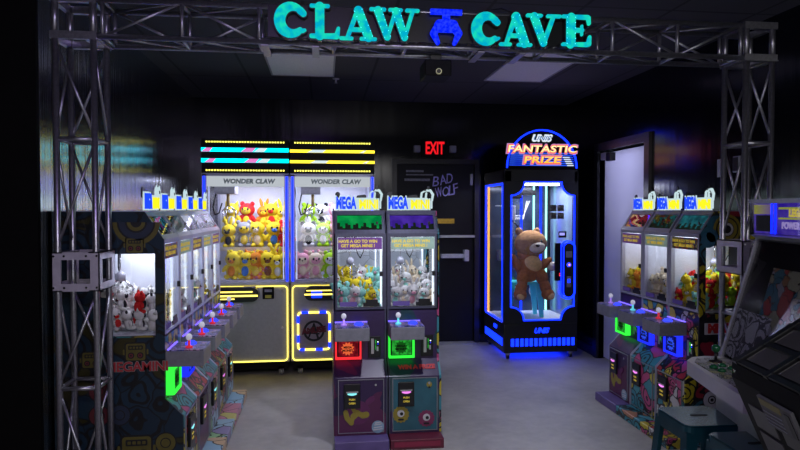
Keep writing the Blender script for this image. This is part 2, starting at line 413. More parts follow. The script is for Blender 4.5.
for y in (Y0, Y1):
    for z in (ZB, ZT): bm_.tube((-1.2, y, z), (2.5, y, z), .0155, TRUSS, 12)
beam = kid(bm_, 'beam', ta)
xs = [-1.14+i*(3.60/9) for i in range(10)]
for i, x in enumerate(xs):
    h = MB().tube((x, Y0, ZB), (x, Y0, ZT), .011, TRUSS, 8).tube((x, Y1, ZB), (x, Y1, ZT), .011, TRUSS, 8).tube((x, Y0, ZB), (x, Y1, ZB), .011, TRUSS, 8).tube((x, Y0, ZT), (x, Y1, ZT), .011, TRUSS, 8)
    kid(h, 'cross_ring', beam)
    if i < 9:
        xn = xs[i+1]; f = i % 2
        for (a, b2) in (((x, Y0, ZB), (xn, Y0, ZT)), ((x, Y1, ZT), (xn, Y1, ZB)), ((x, Y0, ZB), (xn, Y1, ZB)), ((x, Y1, ZT), (xn, Y0, ZT))):
            if f: a, b2 = (a[0], a[1], b2[2] if a[2] != b2[2] else a[2]), (b2[0], b2[1], a[2] if a[2] != b2[2] else b2[2])
            kid(MB().tube(a, b2, .0075, TRUSS, 8), 'brace', beam)
for (x0, x1) in ((-1.375, -1.186), (2.498, 2.667)):
    k = MB(); P = .02
    for x in (x0, x1):
        for y in (Y0, Y1): k.tube((x, y, ZB), (x, y, ZT+.01), .018, TRUSS, 10)
    for z in (ZB-.0, ZT):
        k.box(x0-P, x1+P, Y0-P, Y0+.01, z-.02, z+.02, TRUSS).box(x0-P, x1+P, Y1-.01, Y1+P, z-.02, z+.02, TRUSS)
        k.box(x0-P, x0+.01, Y0, Y1, z-.02, z+.02, TRUSS).box(x1-.01, x1+P, Y0, Y1, z-.02, z+.02, TRUSS)
    k.box(x1-.05, x1+.035, Y0-.01, Y1+.01, ZB-.016, ZB-.01, TRUSS)
    kid(k, 'corner_block', ta)
for x in (-.33, -.06, .86, 1.10):
    kid(MB().box(x, x+.04, Y0-.02, Y1+.02, ZB-.026, ZB-.016, LGREY, .002), 'clamp_strap', ta)

# ------------------------------------------------------------------ CLAW CAVE sign
TEAL = emit('teal letter face', (.0, .42, .62), 1.0, (.01, .72, .50), 22)
SPARK = emit('cyan led dots', (.08, .85, 1), 1.9)
sg = thing('claw_cave_sign', 'teal lit letters spelling CLAW CAVE with a blue lit claw between, on the entrance truss', 'sign', (.63, 3.3, 2.68))
_J = [0]
def stroke(mb, a, b, w0, w1, y0, y1, m, n=8):
    _J[0] = (_J[0]+1) % 5; y0 -= _J[0]*.00025
    a = Vector(a); b = Vector(b); d = (b-a).normalized(); nrm = Vector((-d.y, d.x)); pts = []
    aa = math.atan2(nrm.y, nrm.x)
    for i in range(n+1): t = aa+PI*i/n; pts.append((a.x+w0*math.cos(t), a.y+w0*math.sin(t)))
    for i in range(n+1): t = aa+PI+PI*i/n; pts.append((b.x+w1*math.cos(t), b.y+w1*math.sin(t)))
    mb.prism(pts, y0, y1, m, 'xz')
def arcpts(cx, cz, rx, rz, a0, a1, n=14): return [(cx+rx*math.cos(math.radians(a0+(a1-a0)*i/n)), cz+rz*math.sin(math.radians(a0+(a1-a0)*i/n))) for i in range(n+1)]
GL = {  # strokes (x0,z0,x1,z1,w0,w1) in a unit box 0..1 high
 'L': (.78, [(.27, .93, .27, .08, .13, .13), (.06, .95, .48, .95, .05, .05), (.06, .06, .70, .07, .06, .08), (.70, .08, .74, .30, .08, .05)]),
 'A': (.98, [(.48, .90, .20, .07, .07, .06), (.50, .90, .78, .10, .13, .13), (.28, .32, .68, .32, .06, .06), (.03, .05, .32, .05, .05, .05), (.58, .05, .96, .05, .05, .05)]),
 'W': (1.36, [(.22, .92, .48, .12, .12, .10), (.48, .12, .70, .88, .06, .06), (.72, .90, .96, .12, .12, .10), (.96, .12, 1.18, .92, .06, .06), (.03, .95, .40, .95, .05, .05), (.55, .95, .86, .95, .05, .05), (1.02, .95, 1.33, .95, .05, .05)]),
 'V': (1.0, [(.22, .92, .50, .12, .12, .10), (.50, .12, .78, .92, .07, .06), (.03, .95, .42, .95, .05, .05), (.62, .95, .97, .95, .05, .05)]),
 'E': (.86, [(.28, .92, .28, .08, .14, .14), (.06, .95, .74, .94, .05, .07), (.76, .93, .78, .74, .07, .05), (.30, .52, .58, .52, .06, .07), (.58, .66, .58, .38, .04, .04), (.06, .06, .74, .07, .05, .07), (.77, .09, .80, .32, .08, .05)]),
}
def letter(ch, x, h, z, wscale=1.0, bold=1.0):
    l = MB(); rim = MB()
    if ch == 'C':
        W = .92; P = arcpts(.46, .5, .32, .39, 48, 312, 18)
        st = [(*P[i], *P[i+1], .08+.075*math.sin(PI*i/18), .08+.075*math.sin(PI*(i+1)/18)) for i in range(18)]
        st += [(.68, .78, .76, .70, .10, .09)]
        if True: st += [(.74, .20, .80, .22, .06, .04)]
    else: W, st = GL[ch]
    st = [(a, b, c, d, w0*bold, w1*bold) for (a, b, c, d, w0, w1) in st]
    for (a, b, c, d, w0, w1) in st:
        stroke(rim, (x+a*h*wscale, z+b*h), (x+c*h*wscale, z+d*h), w0*h+.006, w1*h+.006, .012, .05, BLACK)
        stroke(l, (x+a*h*wscale, z+b*h), (x+c*h*wscale, z+d*h), w0*h, w1*h, 0, .02, TEAL)
    dots = MB()
    for (a, b, c, d, w0, w1) in st:
        if w0 < .10 or ch in 'CL': continue
        dv = Vector((c-a, d-b)); n = max(2, int(dv.length/.16)); nv = Vector((-dv.y, dv.x)).normalized()
        for i in range(n+1):
            t = i/n; w = (w0+(w1-w0)*t)*.78
            for s_ in (-1, 1):
                px = a+(c-a)*t+nv.x*w*s_; pz = b+(d-b)*t+nv.y*w*s_
                dots.ball((x+px*h*wscale, -.001, z+pz*h),   .0026, SPARK, 6, 4)
    o = l.obj('letter', sg); rim.obj('letter_rim', o)
    if len(dots.bm.verts): dots.obj('led_dots', o)
    else: dots.bm.free()
    return W*h*wscale
# slots measured along the beam: (char, x, height, z)  relative to sg
for ch, xa, xb, za, zb in (('C', -.883, -.700, -.102, .08), ('L', -.702, -.540, -.101, .077), ('A', -.540, -.348, -.106, .069), ('W', -.380, -.115, -.104, .071),
                        ('C', .176, .350, -.109, .07), ('A', .333, .512, -.109, .071), ('V', .485, .681, -.109, .072), ('E', .682, .862, -.099, .074)):
    hh = zb-za; letter(ch, xa, hh, za, (xb-xa)/(hh*(.92 if ch == 'C' else GL[ch][0])), 1.04)
cl = MB()
B_ = emit('deep blue led claw', (.0, .012, 1), 1.0, (.02, .05, 1), 60)
cl.box(-.085, .085, 0, .02, .055, .08, B_).box(-.02, .02, 0, .02, .0, .06, B_)
stroke(cl, (-.035, .0), (.035, .0), .03, .03, 0, .02, B_)
for s_ in (-1, 1):
    stroke(cl, (s_*.04, .0), (s_*.068, -.035), .022, .018, 0, .02, B_); stroke(cl, (s_*.068, -.035), (s_*.045, -.082), .018, .011, 0, .02, B_)
o = cl.xf(T(.035, 0, -.012) @ Matrix.Diagonal((1.03, 1, 1.12, 1))).obj('claw_emblem', sg); tag(o, 'blue lit claw emblem')
MB().box(-.92, -.12, .052, .06, -.09, .08, BLACK).box(-.12, .84, .052, .06, -.09, .07, BLACK).obj('backing_board', sg)
cb = MB().path([(.20, .07, .06), (.27, .07, .10), (.36, .07, .115), (.44, .07, .09), (.52, .07, .06), (.60, .07, .09), (.68, .07, .10), (.74, .07, .06)], .003, BLACK, 6)
cb.obj('cable', sg)

# projector box hanging below the beam
t = thing('hanging_projector', 'small black projector hanging under the truss beam below the blue claw', 'projector', (.64, 3.5, 2.42))
MB().box(-.075, .075, -.10, .10, 0, .09, MATTE, .006).obj('housing', t)
MB().tube((0, -.10, .022), (0, -.112, .022), .017, pbr('lens ring', (.5, .5, .3), .3, .5, var=.2), 14).tube((0, -.112, .022), (0, -.114, .022), .012, BLACK, 12).obj('lens', t)
MB().box(-.03, .03, -.02, .02, .09, .14, BLACK).obj('bracket', t)

# exit sign with two lamp heads
t = thing('exit_sign', 'red lit EXIT sign with a lamp head on each side above the black door', 'exit sign', (1.37, YB, 2.38))
MB().box(-.16, .16, -.05, 0, -.05, .16, MATTE, .005).obj('housing', t)
ft(MB(), 'EXIT', 0, -.054, .055, .235, .155, emit('exit red', (1, .012, .02), .95), .004, .03).obj('lettering', t)
for s_ in (-1, 1): MB().box(s_*.225-.04, s_*.225+.04, -.07, 0, 0, .085, pbr('lamp head lens', (.32, .32, .36), .4, var=.1), .008).obj('lamp_head', t)
# wall plates on the right wall
t = thing('wall_control_box', 'black rimmed control box on the right wall behind the truss column', 'control box', (XR, 4.235, 2.01))
MB().box(-.03, 0, -.035, .035, -.06, .06, LGREY, .004).box(-.036, -.03, -.027, .027, -.05, .05, BLACK).obj('case', t)
t = thing('wall_plate', 'blank grey wall plate on the right wall beside the truss column', 'wall plate', (XR, 4.435, 1.995))
MB().box(-.012, 0, -.045, .045, -.07, .07, LGREY, .003).obj('cover', t)

# ------------------------------------------------------------------ plush toys
PC = {'yellow': (.92, .70, .04), 'white': (.80, .80, .78), 'cream': (.85, .72, .52), 'green': (.40, .70, .03), 'pink': (.85, .42, .50), 'red': (.72, .03, .03),
      'orange': (.85, .28, .03), 'mint': (.35, .78, .68), 'blue': (.08, .25, .75), 'black': (.03, .03, .035), 'brown': (.22, .08, .03), 'grey': (.35, .35, .38)}
def plushmat(c): return pbr('plush '+c, PC[c], .9, var=.12, scale=60, bump=.5, spec=.1)
EYE = pbr('plush eye', (.01, .01, .01), .2, var=.1)
_PM = {}
def plush_mesh(kind, c, c2, simple=True):
    k = (kind, c, c2, simple)
    if k in _PM: return _PM[k]
    m, m2 = plushmat(c), plushmat(c2); b = MB(); s = (8, 6) if simple else (14, 10)
    b.ball((0, 0, .30), (.24, .20, .30), m, *s)
    b.ball((0, -.02, .72), (.30, .25, .26), m, *s)
    b.ball((0, -.10, .30), (.16, .12, .21), m2, *s)
    for sx in (-1, 1):
        b.ball((sx*.26, -.06, .38), (.08, .09, .17), m, *s, rot=Matrix.Rotation(-sx*.6, 3, 'Y'))
        b.ball((sx*.15, -.16, .09), (.10, .15, .09), m, *s)
        if kind == 'bear': b.ball((sx*.21, 0, .94), (.10, .06, .10), m, *s)
        if kind == 'bunny': b.ball((sx*.12, .02, 1.10), (.07, .05, .22), m, *s, rot=Matrix.Rotation(sx*.25, 3, 'Y'))
        if kind == 'cat': b.tube((sx*.17, 0, .88), (sx*.24, 0, 1.06), .10, m, 6, 0.01)
        if kind == 'panda': b.ball((sx*.21, 0, .94), (.09, .06, .09), m2, *s)
        if kind == 'hood':
            b.ball((sx*.20, .0, .96), (.09, .07, .09), m, *s)
        if simple: b.ball((sx*.10, -.25, .74), (.035, .03, .045), EYE, 6, 4)
    if kind == 'hood': b.ball((0, -.12, .70), (.22, .17, .18), m2, *s)
    else: b.ball((0, -.24, .66), (.11, .07, .08), m2, *s)
    if simple: b.ball((0, -.31, .69), (.025, .02, .02), EYE, 5, 4)
    me = b.mesh('plush_toy'); _PM[k] = me; return me
_PE = {}
def plush_face():
    if 'e' not in _PE:
        _PE['e'] = MB().ball((0, 0, 0), (.038, .03, .05), EYE, 8, 6).mesh('eye')
        _PE['n'] = MB().ball((0, 0, 0), (.03, .025, .022), EYE, 8, 6).mesh('nose')
    return _PE['e'], _PE['n']
NPL = 0
def plush(kind, c, c2, loc, size, rot, label, group, detail=False):
    me = plush_mesh(kind, c, c2, not detail)
    o = link('plush_toy', me); o.location = loc; o.scale = (size,)*3; o.rotation_euler = rot
    tag(o, label, 'plush toy', group)
    if detail:
        e, n = plush_face(); yy = -.285 if kind == 'hood' else -.255
        for sx in (-1, 1): q = link('eye', e, o); q.location = (sx*.10, yy, .75)
        q = link('nose', n, o); q.location = (0, -.32, .69)
    return o
KN = {'bear': 'bear with round ears', 'bunny': 'bunny with long ears', 'cat': 'cat with pointed ears', 'panda': 'bear with contrasting ears', 'hood': 'animal in a hood'}
ORD = ['first', 'second', 'third', 'fourth', 'fifth', 'sixth', 'seventh']

# ------------------------------------------------------------------ mini claw machine
def inlamp(name, parent, loc, sx, sy, power, col=(.78, .83, 1)):
    l = bpy.data.lights.new(name, 'AREA'); l.shape = 'RECTANGLE'; l.size = sx; l.size_y = sy; l.energy = power; l.color = col
    o = bpy.data.objects.new(name, l); COL.objects.link(o); o.parent = parent; o.location = loc; return o
W = .385
SIGNB = emit('sign blue letters', (.015, .07, .95), 1.1)
SIGNY = emit('sign yellow letters', (1, .92, .02), 1.05)
SIGNW = emit('sign white outline', (.62, .80, .84), .9)
BALLG = pbr('clear joystick ball', (.75, .75, .8), .12, var=.05, emis=(.8, .8, .9), estr=.25)
def graphic(name, base, c2, s):
    return emit(name, base, s, c2, 14)
def ring(mb, cx, cz, r, w, y0, y1, m, plane, n=18):
    P = [(cx+r*math.cos(2*PI*i/n), cz+r*math.sin(2*PI*i/n)) for i in range(n)]
    Q = [(cx+(r-w)*math.cos(2*PI*i/n), cz+(r-w)*math.sin(2*PI*i/n)) for i in range(n)]
    for i in range(n):
        j = (i+1) % n; mb.prism([P[i], P[j], Q[j], Q[i]], y0, y1, m, plane)
def disc(mb, cx, cz, r, y0, y1, m, plane, n=18, sq=1):
    mb.prism([(cx+r*math.cos(2*PI*i/n), cz+sq*r*math.sin(2*PI*i/n)) for i in range(n)], y0, y1, m, plane)

def mini(loc, rz, label, art, glow, chute, header, banner, near=None, pile=(), pl_label='', stick='red', top_col=None, win=(.06, .33), body=None, psz=.15, fz=0, group='mini claw machines'):
    """front faces local -Y; near = -1/+1 gives the side panel with a window"""
    t = thing('mini_claw_machine', label, 'claw machine', loc, rz, group)
    h = W/2; e = .004
    FR = body or GREY
    # lower cabinet
    MB().prism([(0, .95), (0, .585), (-.10, .48), (-.10, .072), (.60, .072), (.60, .95)], -h+e+.012, h-e-.012, MATS[art['slope']], 'yz').obj('lower_cabinet', t)
    # kick base
    k = MB().box(-h+e, h-e, -.225, .60, 0, .072, MATS[art['kick']], .006); k.obj('kick_base', t)
    # upper frame: posts round the window, header frame, roof
    f = MB()
    f.box(-h+e, -h+.030, 0, .03, .94, 1.50, FR).box(h-.030, h-e, 0, .03, .94, 1.50, FR)
    f.box(-h+.03, h-.03, 0, .03, .94, .965, FR).box(-h+.03, h-.03, 0, .03, 1.475, 1.50, FR)
    hd = [(0, 1.50), (.105, 1.66)]
    f.prism([(0, 1.50), (.105, 1.66), (.13, 1.645), (.026, 1.50)], -h+e, -h+.03, FR).prism([(0, 1.50), (.105, 1.66), (.13, 1.645), (.026, 1.50)], h-.03, h-e, FR)
    f.prism([(0, 1.50), (.018, 1.5274), (.042, 1.512), (.026, 1.50)], -h+.03, h-.03, FR).prism([(.088, 1.634), (.105, 1.66), (.13, 1.66), (.112, 1.62)], -h+.03, h-.03, FR)
    f.box(-h+e, h-e, .105, .60, 1.65, 1.665, FR)
    f.obj('frame', t)
    # header picture and glass
    dy, dz = .105, .16; ln = math.hypot(dy, dz); ny, nz = -dz/ln, dy/ln
    def slab(a, b, off, th, x0, x1, m, mb):
        p = [(a*dy+ny*off, 1.5+a*dz+nz*off), (b*dy+ny*off, 1.5+b*dz+nz*off), (b*dy+ny*(off-th), 1.5+b*dz+nz*(off-th)), (a*dy+ny*(off-th), 1.5+a*dz+nz*(off-th))]
        mb.prism(p, x0, x1, m)
    MB().box(h-.075, h-.060, .030, .036, 1.565, 1.585, BLACK).obj('header_latch', t)
    hp = MB(); slab(.12, .88, -.012, .004, -h+.03, h-.03, MATS[header], hp)
    for q in range(17):                                  # silhouettes of the printed scene
        cx = -h+.040+q*.0190; hh = .05+.26*(.5+.5*math.sin(q*1.9+h+loc[0]*5))
        slab(.12, .20+hh, -.009-.0003*(q % 3), .002, cx-.010, cx+.010, MATS['header dark shapes'], hp)
    hp.obj('header_picture', t)
    hg = MB(); slab(.12, .88, -.002, .003, -h+.03, h-.03, GLASSD, hg); hg.obj('header_glass', t)
    # glass door, banner, latch, notices
    MB().box(-h+.03, h-.03, .010, .014, .965, 1.475, GLASS).obj('glass_door', t)
    b = MB().box(-h+.034, h-.034, .004, .009, 1.385, 1.47, MATS[banner])
    b.addmesh(textmesh('HAVE A GO TO WIN', .030, .0005, .0012), MATS['banner text'], T(-.015, .003, 1.443) @ FRONT)
    b.addmesh(textmesh('GET MEGA MINIS !', .030, .0005, .0012), MATS['banner text'], T(-.015, .003, 1.411) @ FRONT)
    b.obj('banner', t)
    MB().box(h-.052, h-.028, -.012, .006, 1.19, 1.225, BLACK, .003).obj('latch', t)
    n = MB().box(-h+.045, -h+.17, .004, .009, .972, 1.005, MATS['purple notice']).box(h-.17, h-.05, .004, .009, .97, .997, BLACK).box(h-.15, h-.065, .004, .009, .997, 1.02, BLACK)
    n.obj('window_notices', t)
    # interior liner
    l = MB().box(-h+.016, h-.016, .57, .595, .95, 1.65, MATS['liner art']).box(-h+.016, h-.016, .03, .57, .945, .955+fz, WHITEP)
    l.box(-h+.016, h-.016, .03, .57, 1.50, 1.505, WHITEP)
    l.obj('interior_liner', t)
    MB().box(h-.045, h-.033, .035, .047, .97, 1.47, WHITEL).box(-h+.03, -h+.038, .555, .565, .97, 1.47, WHITEL).box(h-.038, h-.03, .555, .565, .97, 1.47, WHITEL).obj('led_strip', t)
    inlamp('interior_lamp', t, (.0, .20, 1.49), .30, .26, 2.6 if near and near != 0 and psz < .14 else 1.7)
    # claw
    c = MB().box(-.06-.05, -.06+.05, .22, .34, 1.42, 1.49, BLACK, .004).tube((-.06, .28, 1.42), (-.06, .28, 1.29), .004, CHROME, 6).lathe([(.012, 0), (.03, .01), (.03, .04), (.012, .06)], (-.06, .28, 1.25), LGREY, 10)
    for i in range(3):
        a = 2*PI*i/3+.5; ca, sa = math.cos(a), math.sin(a)
        c.path([(-.06+.02*ca, .28+.02*sa, 1.26), (-.06+.075*ca, .28+.075*sa, 1.21), (-.06+.06*ca, .28+.06*sa, 1.15), (-.06+.02*ca, .28+.02*sa, 1.12)], .0055, CHROME, 6)
    c.path([(-.03, .30, 1.42), (.0, .31, 1.33), (.02, .31, 1.30), (.045, .32, 1.35), (.05, .32, 1.46)], .004, BLACK, 6)
    c.obj('claw', t)
    # control box
    x0, x1 = -h+.006, -h+.245
    cb = MB().box(x0, x1, -.215, 0, .765, .855, MATS['control grey'], .004); cb = cb.obj('control_box', t)
    MB().box(x0+.003, x1-.003, -.212, -.003, .856, .862, MATS['control top'], .001).obj('control_plate', cb)
    MB().box(x0+.003, x1-.003, -.018, -.010, .862, .868, emit('purple edge light', (.18, .12, 1), 2)).obj('light_strip', cb)
    jm = pbr('joystick '+stick, {'red': (.7, .02, .04), 'violet': (.5, .3, .9), 'cyan': (.2, .8, .85)}[stick], .35, var=.1, emis={'red': (.7, .02, .04), 'violet': (.4, .2, .9), 'cyan': (.1, .8, .85)}[stick], estr=.5)
    j = MB().lathe([(.022, 0), (.020, .008), (.008, .012), (.007, .05)], (-h+.07, -.12, .862), jm, 12).obj('joystick', cb)
    MB().ball((-h+.07, -.12, .925), (.019, .019, .021), BALLG, 14, 10).obj('joystick_ball', j)
    MB().lathe([(.034, 0), (.032, .008), (.024, .010), (.022, .018)], (-h+.175, -.11, .862), BLUEL2, 14).obj('button', cb)
    # lit square display under the control box
    gm = MATS['glow '+glow]
    d = MB().box(-h+.029, -h+.181, -.035, 0, .617, .738, MATTE).obj('display_box', t)
    fr = MB(); frame_strip(fr, [(-h+.012, .60), (-h+.198, .60), (-h+.198, .755), (-h+.012, .755)], .016, -.048, -.002, gm); fr.obj('light_frame', d)
    s_ = MB().box(-h+.034, -h+.176, -.040, -.036, .622, .733, MATS['glow dim '+glow])
    pts = []
    for i in range(24):
        r = .050 if i % 2 else .036; pts.append((-h+.10+r*math.cos(PI*i/12), .677+r*math.sin(PI*i/12)))
    s_.prism(pts, -.043, -.040, MATS['burst '+glow], 'xz')
    s_.addmesh(textmesh('MEGA', .022, .0005, .001), MATTE, T(-h+.10, -.044, .687) @ FRONT).addmesh(textmesh('MONEY', .022, .0005, .001), MATTE, T(-h+.10, -.044, .664) @ FRONT)
    s_.obj('burst_picture', d)
    # coin panel
    p = MB().box(h-.135, h-.045, -.012, 0, .60, .755, BLACK, .003).box(h-.115, h-.095, -.016, -.010, .63, .74, STEEL).box(h-.075, h-.062, -.016, -.010, .65, .68, STEEL).obj('coin_panel', t)
    MB().box(h-.085, h-.079, -.018, -.012, .66, .73, MATS['glow dim green']).ball((h-.065, -.014, .715), .004, emit('white pilot light', (.8, .85, 1), 3), 6, 4).ball((h-.065, -.014, .70), .003, BLUEL, 6, 4).obj('pilot_lights', p)
    # lower door with prize chute
    dr = MB().box(-h+.035, h-.035, -.106, -.100, .095, .465, MATS[art['door']]).obj('prize_door', t)
    fr = MB(); frame_strip(fr, [(-h+.03, .09), (h-.03, .09), (h-.03, .47), (-h+.03, .47)], .006, -.110, -.100, MATS['door rim']); fr.obj('door_rim', dr)
    ch = MB().box(-h+.07, -h+.185, -.125, -.106, .27, .445, BLACK, .004)
    ch.box(-h+.085, -h+.17, -.130, -.124, .385, .393, CHROME).obj('prize_chute', dr)
    MB().prism([(-h+.095+.065*i/8, .372-.008*math.sin(PI*i/8)) for i in range(9)]+[(-h+.160, .380), (-h+.095, .380)], -.129, -.125, CYANG if chute == 'cyan' else MAGG, 'xz').obj('slot_light', dr)
    MB().addmesh(textmesh('PUSH', .018, .0005, .0006), MATS['banner text'], T(-h+.127, -.127, .335) @ FRONT).addmesh(textmesh('OPEN', .018, .0005, .0006), MATS['banner text'], T(-h+.127, -.127, .308) @ FRONT).obj('chute_text', dr)
    MB().tube((h-.09, -.112, .43), (h-.09, -.104, .43), .008, CHROME, 10).obj('lock', dr)
    if art.get('text'):
        MB().addmesh(textmesh(art['text'], .046, .0008, .003), MATS['red print'], T(.02, -.055, .535) @ Matrix.Rotation(-math.atan2(.10, .105), 4, 'X') @ FRONT).obj('slope_lettering', t)
    if art.get('decals'): art['decals'](dr, h)
    # side panels
    for sd in (-1, 1):
        x0, x1 = (-h+e, -h+.014) if sd < 0 else (h-.014, h-e)
        if near == sd:
            if sd < 0: x0 = -h
            else: x1 = h
        m = MATS[art['side']] if near == sd else FR
        s_ = MB(); w0, w1 = win
        s_.prism([(-.098, .072), (.60, .072), (.60, .94), (0, .94), (0, .585), (-.098, .482)], x0, x1, m)
        s_.prism([(.0, 1.50), (.105, 1.66), (.60, 1.66), (.60, 1.50)], x0, x1, m)
        if near == sd:
            s_.prism([(0, .94), (w0, .94), (w0, 1.50), (0, 1.50)], x0, x1, m).prism([(w1, .94), (.60, .94), (.60, 1.50), (w1, 1.50)], x0, x1, m)
            s_.prism([(w0, 1.42), (w1, 1.42), (w1, 1.50), (w0, 1.50)], x0, x1, m)
            o = s_.obj('side_panel', t)
            xo = x0 if sd < 0 else x1
            MB().box(min(xo, xo-sd*.003), max(xo, xo-sd*.003), w0, w1, .94, 1.42, GLASS).obj('side_window', t)
            if art.get('sidefn'): art['sidefn'](o, xo, sd)
        else:
            s_.prism([(.03, .94), (.60, .94), (.60, 1.50), (.03, 1.50)], x0, x1, WHITEP)
            s_.obj('side_panel', t)
    # lit sign on the roof
    sn = MB().box(-h+.03, h-.065, .118, .122, 1.668, 1.76, SIGNW).obj('roof_sign', t)
    q_ = MB(); ft(q_, 'MEGA', -.094, .111, 1.722, .166, .112, SIGNW, .005, .05); ft(q_, 'MINI', .070, .112, 1.712, .158, .088, SIGNW, .005, .05); q_.obj('letter_outline', sn)
    ft(MB(), 'MEGA', -.094, .105, 1.722, .148, .094, SIGNB, .005, .05).obj('blue_lettering', sn)
    ft(MB(), 'MINI', .070, .105, 1.712, .140, .070, SIGNY, .005, .045).obj('yellow_lettering', sn)
    q = MB(); cx, cz = .112, 1.785                        # white claw hand emblem
    stroke(q, (cx-.035, cz-.03), (cx-.03, cz+.012), .008, .007, .108, .118, SIGNW); stroke(q, (cx-.03, cz+.012), (cx+.0, cz+.03), .006, .006, .108, .118, SIGNW)
    stroke(q, (cx+.0, cz+.03), (cx+.035, cz+.03), .008, .009, .108, .118, SIGNW); stroke(q, (cx+.035, cz+.03), (cx+.055, cz-.0), .009, .009, .108, .118, SIGNW)
    stroke(q, (cx+.055, cz-.0), (cx+.048, cz-.045), .009, .007, .108, .118, SIGNW); stroke(q, (cx+.0, cz-.03), (cx+.005, cz+.01), .007, .007, .108, .118, SIGNW)
    stroke(q, (cx+.045, cz-.05), (cx+.045, cz-.10), .006, .006, .108, .118, SIGNW)
    o = q.obj('claw_emblem', sn)
    q = MB().box(cx+.012, cx+.026, .102, .107, cz+.036, cz+.060, BLACK); stroke(q, (cx-.008, cz+.03), (cx-.0, cz+.034), .005, .005, .104, .108, BLACK)
    q.obj('emblem_mark', o); q = MB()
    stroke(q, (cx+.03, cz-.0), (cx+.035, cz-.012), .004, .004, .104, .108, BLACK)
    q.obj('emblem_mark', o)
    q = MB(); stroke(q, (-h+.03, 1.755), (-h+.035, 1.785), .014, .018, .121, .128, BLACK); stroke(q, (-.005, 1.765), (.04, 1.77), .014, .014, .121, .128, BLACK); q.obj('sign_back_marks', sn)  # black marks behind the sign's upper edge
    # plush pile
    if pile:
        R = Matrix.Rotation(rz, 4, 'Z')
        rows = [(.075, .958, 5, 'front row'), (.175, .99, 5, 'second row'), (.285, 1.03, 5, 'third row'), (.41, 1.07, 5, 'back row')]
        if near and psz < .14: rows = [(.07+.07*q, .958+.008*q, 5, ORD[q]+' row') for q in range(6)]+[(.08+.08*q, 1.055+.01*q, 4, ORD[q]+' upper row') for q in range(5)]
        cols = pile; rnd = random.Random(label)
        for (yy, zz, n_, rn) in rows:
            for i in range(n_):
                kind, c, c2 = cols[rnd.randrange(len(cols))]
                x = -h+.058+(W-.116)*i/(n_-1)+rnd.uniform(-.008, .008)
                v = R @ Vector((x, yy+rnd.uniform(-.015, .015), 0))
                sz = psz*rnd.uniform(.9, 1.12)
                plush(kind, c, c2, (loc[0]+v.x, loc[1]+v.y, zz+fz+rnd.uniform(0, .012)), sz, (rnd.uniform(-.25, .25), rnd.uniform(-.35, .35), rz+rnd.uniform(-.9, .9)),
                      f'{c} plush {KN[kind].split(" ")[0]}, {ORD[i]} from left, {rn}, pile in {pl_label}', 'plush toys piled in '+pl_label)
    return t

# shared machine materials
emit('header dark shapes', (.012, .02, .012), 1)
MATS['banner text'] = pbr('banner text', (.85, .68, .08), .5, var=.05, emis=(.85, .62, .05), estr=.25)
pbr('purple notice', (.16, .10, .35), .4, var=.1); pbr('control grey', (.25, .25, .29), .4, .3, var=.1, scale=40)
doodle('control top', [(.22, .2, .6), (.1, .12, .5), (.35, .3, .7), (.5, .3, .5)], 30, rough=.3)
pbr('door rim', (.33, .33, .36), .4, .5, var=.1); pbr('red print', (.6, .03, .04), .5, var=.1)
doodle('liner art', [(.62, .66, .74), (.70, .74, .82), (.50, .54, .62), (.66, .7, .76)], 6, line=(.3, .33, .38), lw=.012, eyes=False)
for nme, c, cd, cbst in (('red', (1, .03, .04), (.30, .01, .02), (1, .16, .05)), ('green', (.04, 1, .06), (.03, .50, .05), (.008, .10, .01)), ('blue', (.015, .03, 1), (.01, .01, .25), (.03, .09, 1))):
    emit('glow '+nme, c, 1.15); emit('glow dim '+nme, cd, .8, tuple(v*.35 for v in cd), 40); emit('burst '+nme, cbst, .8)
emit('hdr green', (.0, .30, .06), .9, (.01, .55, .10), 10); emit('hdr purple', (.06, .02, .35), .8, (.13, .05, .6), 10)
emit('hdr red', (.16, .01, .02), .8, (.30, .03, .04), 12, ); emit('hdr teal', (.01, .09, .11), .8, (.03, .28, .3), 14)
doodle('hdr mix', [(.10, .3, .12), (.3, .25, .03), (.25, .05, .02), (.02, .2, .2)], 22, emis=.6, seed=2)
doodle('hdr neon', [(.04, .3, .4), (.2, .05, .3), (.3, .3, .03), (.015, .02, .03)], 16, emis=.8, seed=5)
pbr('ban purple', (.16, .05, .25), .4, var=.15, emis=(.10, .03, .2), estr=.35); pbr('ban mint', (.30, .45, .38), .4, var=.15, emis=(.3, .4, .3), estr=.25)
doodle('ban doodle', [(.5, .1, .08), (.45, .4, .1), (.1, .12, .3)], 24, seed=4)
Yl, Pk, Te, Pu, Wh, Rd, Nv = (.55, .46, .04), (.5, .07, .2), (.05, .27, .33), (.09, .035, .16), (.5, .5, .5), (.42, .03, .04), (.02, .03, .08)
doodle('art doodle', [Yl, Pk, Te, Wh, Rd, Yl, Nv], 11, seed=1, lw=.07)
doodle('art teal', [Te, Te, (.06, .32, .36), Yl, Pk, Te], 7, seed=3, lw=.03)
doodle('art teal kick', [Te, (.1, .36, .45), Te, (.45, .2, .1)], 7, seed=9, lw=.03)
pbr('art purple', (.05, .02, .10), .4, var=.35, scale=8); pbr('art purple kick', (.13, .09, .26), .4, var=.15, scale=8)
doodle('art purple mix', [(.035, .014, .07), (.02, .012, .06), (.035, .014, .07), (.10, .015, .07)], 5, seed=6, lw=.0, eyes=False)
doodle('art yellow', [Yl, Yl, Pk, Te, Rd, Wh], 12, seed=8, lw=.07)
